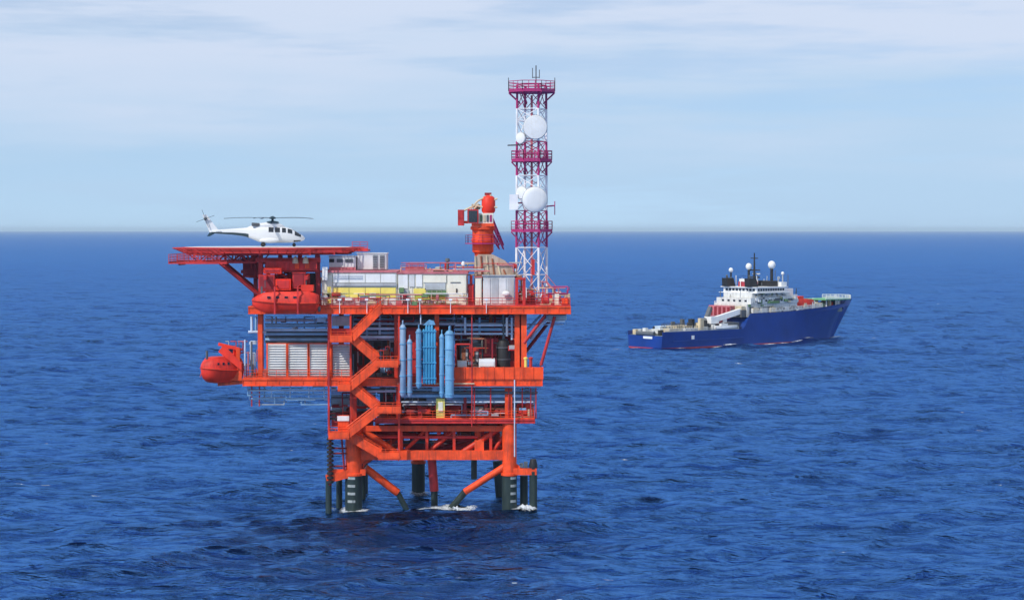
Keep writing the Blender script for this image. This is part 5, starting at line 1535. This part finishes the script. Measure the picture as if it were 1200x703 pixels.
# ------------------------------------------------------------------ sea haze: one closed box of even, very thin air
hz = MB().box(-46000, 46000, -46000, 46000, -9.0, 64.0).build('haze', 'foam')
hz.data.materials.clear()
hm = bpy.data.materials.new('sea_haze')
hm.use_nodes = True
ht = hm.node_tree
ht.nodes.remove(ht.nodes['Principled BSDF'])
pv = ht.nodes.new('ShaderNodeVolumePrincipled')
pv.inputs['Color'].default_value = (0.66, 0.84, 1.0, 1)
pv.inputs['Density'].default_value = 0.00004
ht.links.new(pv.outputs[0], ht.nodes['Material Output'].inputs['Volume'])
hz.data.materials.append(hm)
tag(hz, 'thin pale haze over the sea', None, None, 'stuff')

# ------------------------------------------------------------------ foam: ragged wash lying on the waves, and spray
def foam_material(name, lo, hi, sc):
    m = bpy.data.materials.new(name)
    m.use_nodes = True
    t = m.node_tree
    pb = t.nodes['Principled BSDF']
    pb.inputs['Base Color'].default_value = (0.80, 0.86, 0.92, 1)
    pb.inputs['Roughness'].default_value = 0.8
    geo = t.nodes.new('ShaderNodeNewGeometry')
    n = t.nodes.new('ShaderNodeTexNoise')
    n.inputs['Scale'].default_value = sc
    n.inputs['Detail'].default_value = 6
    n.inputs['Roughness'].default_value = 0.7
    t.links.new(geo.outputs['Position'], n.inputs['Vector'])
    at = t.nodes.new('ShaderNodeAttribute')
    at.attribute_name = 'cover'
    mu = t.nodes.new('ShaderNodeMath'); mu.operation = 'MULTIPLY'
    t.links.new(n.outputs['Fac'], mu.inputs[0]); t.links.new(at.outputs['Fac'], mu.inputs[1])
    mr = t.nodes.new('ShaderNodeMapRange')
    mr.inputs['From Min'].default_value = lo
    mr.inputs['From Max'].default_value = hi
    mr.inputs['To Max'].default_value = 0.7
    t.links.new(mu.outputs[0], mr.inputs['Value'])
    t.links.new(mr.outputs[0], pb.inputs['Alpha'])
    MATS[name] = m
foam_material('foam_wash', 0.33, 0.62, 2.4)
def wash(name, label, patches, extra=None):
    vs, fs, cov = [], [], []
    N = 15
    gx, gy = np.meshgrid(np.linspace(-1, 1, N), np.linspace(-1, 1, N), indexing='ij')
    for (x, y, rx, ry, rot, k, lift) in patches:
        px = x + gx * rx * math.cos(rot) - gy * ry * math.sin(rot)
        py = y + gx * rx * math.sin(rot) + gy * ry * math.cos(rot)
        dx, dy, dz = sea_disp(px.ravel(), py.ravel(), np.full(px.size, max(0.5, 0.0023 * math.hypot(x, y + CAM_D))))
        r = np.hypot(gx, gy).ravel()
        c = np.clip(1 - r ** 1.5, 0, 1) * k
        zz = dz + 0.05 + 0.6 * lift * np.clip(1 - r, 0, 1) * (0.4 + 0.6 * np.sin(px.ravel() * 5.1 + py.ravel() * 3.7) ** 2)
        b0 = len(vs)
        vs += [tuple(v) for v in np.stack([px.ravel() + dx, py.ravel() + dy, zz], 1)]
        cov += list(c)
        fs += [(b0 + i * N + j, b0 + (i + 1) * N + j, b0 + (i + 1) * N + j + 1, b0 + i * N + j + 1) for i in range(N - 1) for j in range(N - 1)]
    me = bpy.data.meshes.new(name)
    me.from_pydata(vs, [], fs)
    at = me.attributes.new('cover', 'FLOAT', 'POINT')
    at.data.foreach_set('value', cov)
    me.polygons.foreach_set('use_smooth', [True] * len(me.polygons))
    me.materials.append(MATS['foam_wash'])
    o = bpy.data.objects.new(name, me)
    COL.objects.link(o)
    tag(o, label, None, None, 'stuff')
rg = random.Random(3)
pt = []
for (px, y, n, lift, sx, sy, k) in ((498, 3.5, 5, .5, 2.0, 2.2, 1.1), (512, 5, 4, .7, 1.8, 2.2, 1.1), (536, 2, 5, .9, 1.8, 2.2, 1.1), (543, 1, 2, 1.8, .6, .8, 1.2), (489, 15, 3, .3, 2.2, 2.5, .9), (617, 1.0, 5, 1.2, 1.5, 1.8, 1.25), (603, 1.2, 3, .5, 1.6, 2.0, 1.0), (388, 1, 3, .5, 1.4, 2.0, 1.0), (410, 1.5, 3, .4, 1.8, 2.4, 1.0), (524, 3, 4, .4, 2.5, 2.5, .95), (596, 16, 3, .3, 2, 2.5, .9)):
    for _ in range(n):
        pt.append((X_(px, y) + rg.gauss(0, .9), y + rg.gauss(0, .9), sx * rg.uniform(.7, 1.3), sy * rg.uniform(.7, 1.3), rg.uniform(0, 3), k * rg.uniform(.95, 1.3), lift * rg.uniform(.4, 1.2)))
wash('splash_foam', 'white splashing foam around the platform legs', pt)
pt = []
for s, k in ((6, .8), (14, .85), (22, .9), (29, 1.0), (36, 1.1), (42, 1.2), (48, 1.2), (54, 1.05), (61, .9), (69, .85), (78, .85), (86, 1.0), (91, 1.1)):
    off = -10.2 if s < 62 else -(half(s, 0) + 1.2)
    c = SM @ Vector((s, off, 0))
    pt.append((c.x, c.y, 5.5, 2.0, YAW, k * 1.25, .4))
for k in range(6):
    c = SM @ Vector((-4 - 7 * k, rg.uniform(-3, 3), 0))
    pt.append((c.x, c.y, 6, 5, YAW, .78, .1))
for k in range(4):
    c = SM @ Vector((93 + 3 * k, -3 - 2.2 * k, 0))
    pt.append((c.x, c.y, 4, 2.2, YAW - .5, .82, .1))
wash('wake_foam', 'thin white wash along the near side of the blue ship', pt)
pt = []
rg = random.Random(21)
for _ in range(64):
    d = 205 * (8.0 ** rg.random())
    a = R(rg.uniform(-15, 15))
    x, y = d * math.sin(a), d * math.cos(a) - CAM_D
    if -45 < x < 20 and -40 < y < 40:
        continue
    pt.append((x, y, rg.uniform(.7, 2.0) * (.6 + d / 900), rg.uniform(.25, .5) * (.6 + d / 700), rg.uniform(-.3, .3), rg.uniform(.9, 1.15), .05))
wash('whitecap_foam', 'small scattered white flecks of foam on the waves', pt)

# ------------------------------------------------------------------ small pipework, cables and boxes that crowd the bays
def clutter(parent, px0, px1, py0, py1, ya, yb, npipe, nbox, mats, seed, rmin=.05, rmax=.15, pname='pipe', bname='junction_box', vert=.5):
    rg = random.Random(seed)
    for _ in range(npipe):
        y = rg.uniform(ya, yb)
        x = X_(rg.uniform(px0, px1), y)
        z = Z_(rg.uniform(py0, py1), y)
        xlo, xhi, zlo, zhi = X_(px0, y), X_(px1, y), Z_(py1, y), Z_(py0, y)
        r = rg.uniform(rmin, rmax)
        p = Vector((x, y, z))
        g = MB()
        v = rg.random() < vert
        for k in range(rg.randint(1, 4)):
            if v:
                q = Vector((p.x, p.y, min(zhi, max(zlo, p.z + rg.choice((-1, 1)) * rg.uniform(.25, .8) * (zhi - zlo)))))
            else:
                q = Vector((min(xhi, max(xlo, p.x + rg.choice((-1, 1)) * rg.uniform(.06, .4) * (xhi - xlo))), p.y, p.z))
            v = not v
            g.tube(p, q, r, 6)
            p = q
        if g.v:
            g.build(pname, rg.choice(mats), parent, True)
    for _ in range(nbox):
        y = rg.uniform(ya, yb)
        x = X_(rg.uniform(px0, px1), y)
        z = Z_(rg.uniform(py0, py1), y)
        w, h, d = rg.uniform(.15, .6), rg.uniform(.2, .8), rg.uniform(.15, .5)
        g = MB().box(x - w, x + w, y - d, y + d, z - h / 2, z + h / 2)
        g.box(x - w * .8, x + w * .8, y - d - .05, y - d - .003, z - h * .4, z + h * .4)
        g.build(bname, rg.choice(mats), parent)
main['_o'] = list(plat.location); cellar['_o'] = list(plat.location); sub['_o'] = list(plat.location)
dk = ['dark_red', 'rust', 'grey_dark', 'pipe_blue', 'deck_red', 'grey']
clutter(cellar, 414, 464, 400, 440, 2.5, 9, 26, 10, dk, 1)
clutter(main, 414, 604, 370, 398, 3, 10, 34, 12, ['pipe_blue', 'pipe_pale', 'grey_dark', 'dark_red', 'rust'], 2)
clutter(cellar, 534, 604, 396, 428, 1.4, 9, 30, 12, dk + ['tan', 'orange_dark'], 3)
clutter(main, 312, 384, 371, 402, 3.5, 9, 14, 4, ['pipe_blue', 'pipe_pale', 'grey', 'grey_dark'], 4, vert=.25)
clutter(cellar, 388, 466, 452, 480, 2, 8, 26, 8, ['pipe_blue', 'grey', 'grey_dark', 'dark_red', 'pipe_pale'], 5)
clutter(cellar, 470, 628, 450, 474, 1.4, 8, 46, 14, ['pipe_blue', 'pipe_blue', 'grey', 'grey_dark', 'pipe_pale', 'dark_red'], 6, vert=.35)
clutter(sub, 445, 625, 474, 491, 1.5, 9, 60, 26, ['dark_red', 'deck_red', 'deck_red', 'orange_dark', 'grey', 'rust', 'pipe_blue'], 7, vert=.6)
clutter(sub, 440, 592, 496, 512, 2.5, 15, 34, 6, ['dark_red', 'dark_red', 'deck_red', 'grey', 'rust'], 8, .07, .2, vert=.35)
clutter(sub, 445, 590, 500, 531, 6, 15, 16, 0, ['dark_red', 'grey_dark', 'deck_red'], 9, .08, .22, vert=.7)
clutter(main, 606, 667, 336, 357, 1, 9, 34, 12, ['deck_red', 'pink', 'tower_red', 'tower_white', 'dark_red', 'tan'], 10, .04, .1, vert=.6)
clutter(main, 378, 548, 344, 358, .5, 1.8, 30, 16, ['tan', 'white', 'deck_red', 'grey', 'green_box', 'pink'], 11, .03, .08, vert=.65)
clutter(main, 470, 612, 308, 322, 3, 7, 26, 8, ['pink', 'rust', 'tan', 'grey', 'deck_red'], 12, .04, .1, vert=.6)
clutter(main, 305, 376, 306, 344, 2.2, 8, 40, 16, ['deck_red', 'dark_red', 'boat_red', 'dark_red', 'pink'], 13, .06, .16, vert=.55)
clutter(main, 284, 306, 300, 326, 4, 12, 12, 4, ['dark_red', 'grey_dark', 'deck_red'], 14, .06, .14)
clutter(cellar, 264, 304, 400, 446, 1.2, 6, 20, 6, ['pink', 'deck_red', 'grey', 'pipe_pale', 'boat_red'], 15, .05, .11, vert=.7)
clutter(cellar, 290, 384, 453, 474, 1.5, 5, 16, 2, ['pipe_blue', 'pipe_pale', 'grey'], 16, .04, .09, vert=.4)
clutter(plat, 386, 440, 476, 510, 2, 8, 24, 8, ['dark_red', 'deck_red', 'grey_dark', 'orange_dark', 'grey'], 17)
clutter(plat, 418, 470, 510, 533, 2.4, 10, 14, 4, ['orange_dark', 'dark_red', 'deck_red'], 18, .08, .2)
ship['_o'] = [0, 0, 0]
rg = random.Random(30)
for k in range(46):
    x, y = rg.uniform(2, 36), rg.uniform(-7.2, 7.2)
    w, d, h = rg.uniform(.2, .9), rg.uniform(.2, .8), rg.uniform(.4, 2.6)
    MB().box(x - w, x + w, y - d, y + d, 4.06, 4.06 + h).build('deck_fitting', rg.choice(['white', 'grey_light', 'grey', 'grey_dark', 'black', 'white', 'tan', 'white']), ship)
for k in range(16):
    x, y = rg.uniform(17, 33), rg.uniform(-7, 6)
    w, d, h = rg.uniform(.3, 1.0), rg.uniform(.3, .9), rg.uniform(2.5, 5.2)
    MB().box(x - w, x + w, y - d, y + d, 4.06, 4.06 + h).build('deck_gear', rg.choice(['black', 'grey_dark', 'white', 'grey_light', 'tan', 'black']), ship)
for k in range(60):
    lv = rg.choice(((39.7, 70, 7.62, 9.2, 12.6), (41.2, 64, 7.92, 13.4, 15.8), (43.2, 60, 6.62, 16.3, 18.2)))
    x, z = rg.uniform(lv[0], lv[1]), rg.uniform(lv[3], lv[4])
    w, h, d = rg.uniform(.15, .7), rg.uniform(.3, 1.6), rg.uniform(.1, .7)
    MB().box(x - w, x + w, -lv[2] - d, -lv[2] - .003, z, z + h).build('house_fitting', rg.choice(['tan', 'grey', 'grey_light', 'grey_dark', 'white', 'white', 'green_box']), ship)
for k in range(30):
    x, y = rg.uniform(40, 66), rg.uniform(-6, 6)
    z = 21.76 if 44 < x < 58 else 16.3
    MB().tube((x, y, z), (x + rg.uniform(-.3, .3), y, z + rg.uniform(1, 4.5)), rg.uniform(.06, .16), 5).build('deck_post', rg.choice(['grey_dark', 'white', 'grey', 'black']), ship)
for k in range(26):
    x, y = rg.uniform(71, 92), rg.uniform(-5, 3)
    MB().box(x - .4, x + .4, y - .4, y + .4, 11.2, 11.2 + rg.uniform(.8, 3)).build('fore_fitting', rg.choice(['tan', 'cream', 'white', 'grey', 'boat_red', 'green_box']), ship)
for x0, x1, z0, z1, hw in ((40.5, 42.5, 9.4, 12.4, 7.6), (47, 50.5, 9.6, 12.2, 7.6), (55, 57, 9.6, 12, 7.6), (61, 63.5, 9.8, 12.2, 7.6), (44, 46.5, 13.4, 15.8, 7.9), (52, 55, 13.4, 15.9, 7.9), (59, 61, 13.5, 15.6, 7.9), (46, 48, 16.5, 18.2, 6.6)):
    MB().box(x0, x1, -hw - .09, -hw - .004, z0, z1).build('opening_shade_panel', 'grey_dark', ship)  # dark panels proud of the wall, imitating the shade inside openings
P(ship, MB().railing([(40.5, -9.05, 10.4), (60, -9.1, 10.9), (76, -8.6, 11.6)], 1.1, 1.6, .06), 'side_railing', 'white')
P(ship, MB().railing([(1, -8.15, 5.3), (14, -9.0, 5.3), (34, -9.05, 5.3)], .9, 1.8, .06), 'side_railing', 'grey')

# the upper works are low: squeeze the storeys above the first deckhouse
def storey(z):
    return z if z < 13.2 else (13.2 + (z - 13.2) * 0.66 if z < 21.75 else z - 2.9)
for o in [c for p in ship.children for c in (p, *p.children)]:
    if o.type == 'MESH' and min(v.co.x for v in o.data.vertices) > 39 and max(v.co.x for v in o.data.vertices) < 71:
        for v in o.data.vertices:
            v.co.z = storey(v.co.z)

for o in bpy.data.objects:
    if '_o' in o.keys():
        del o['_o']
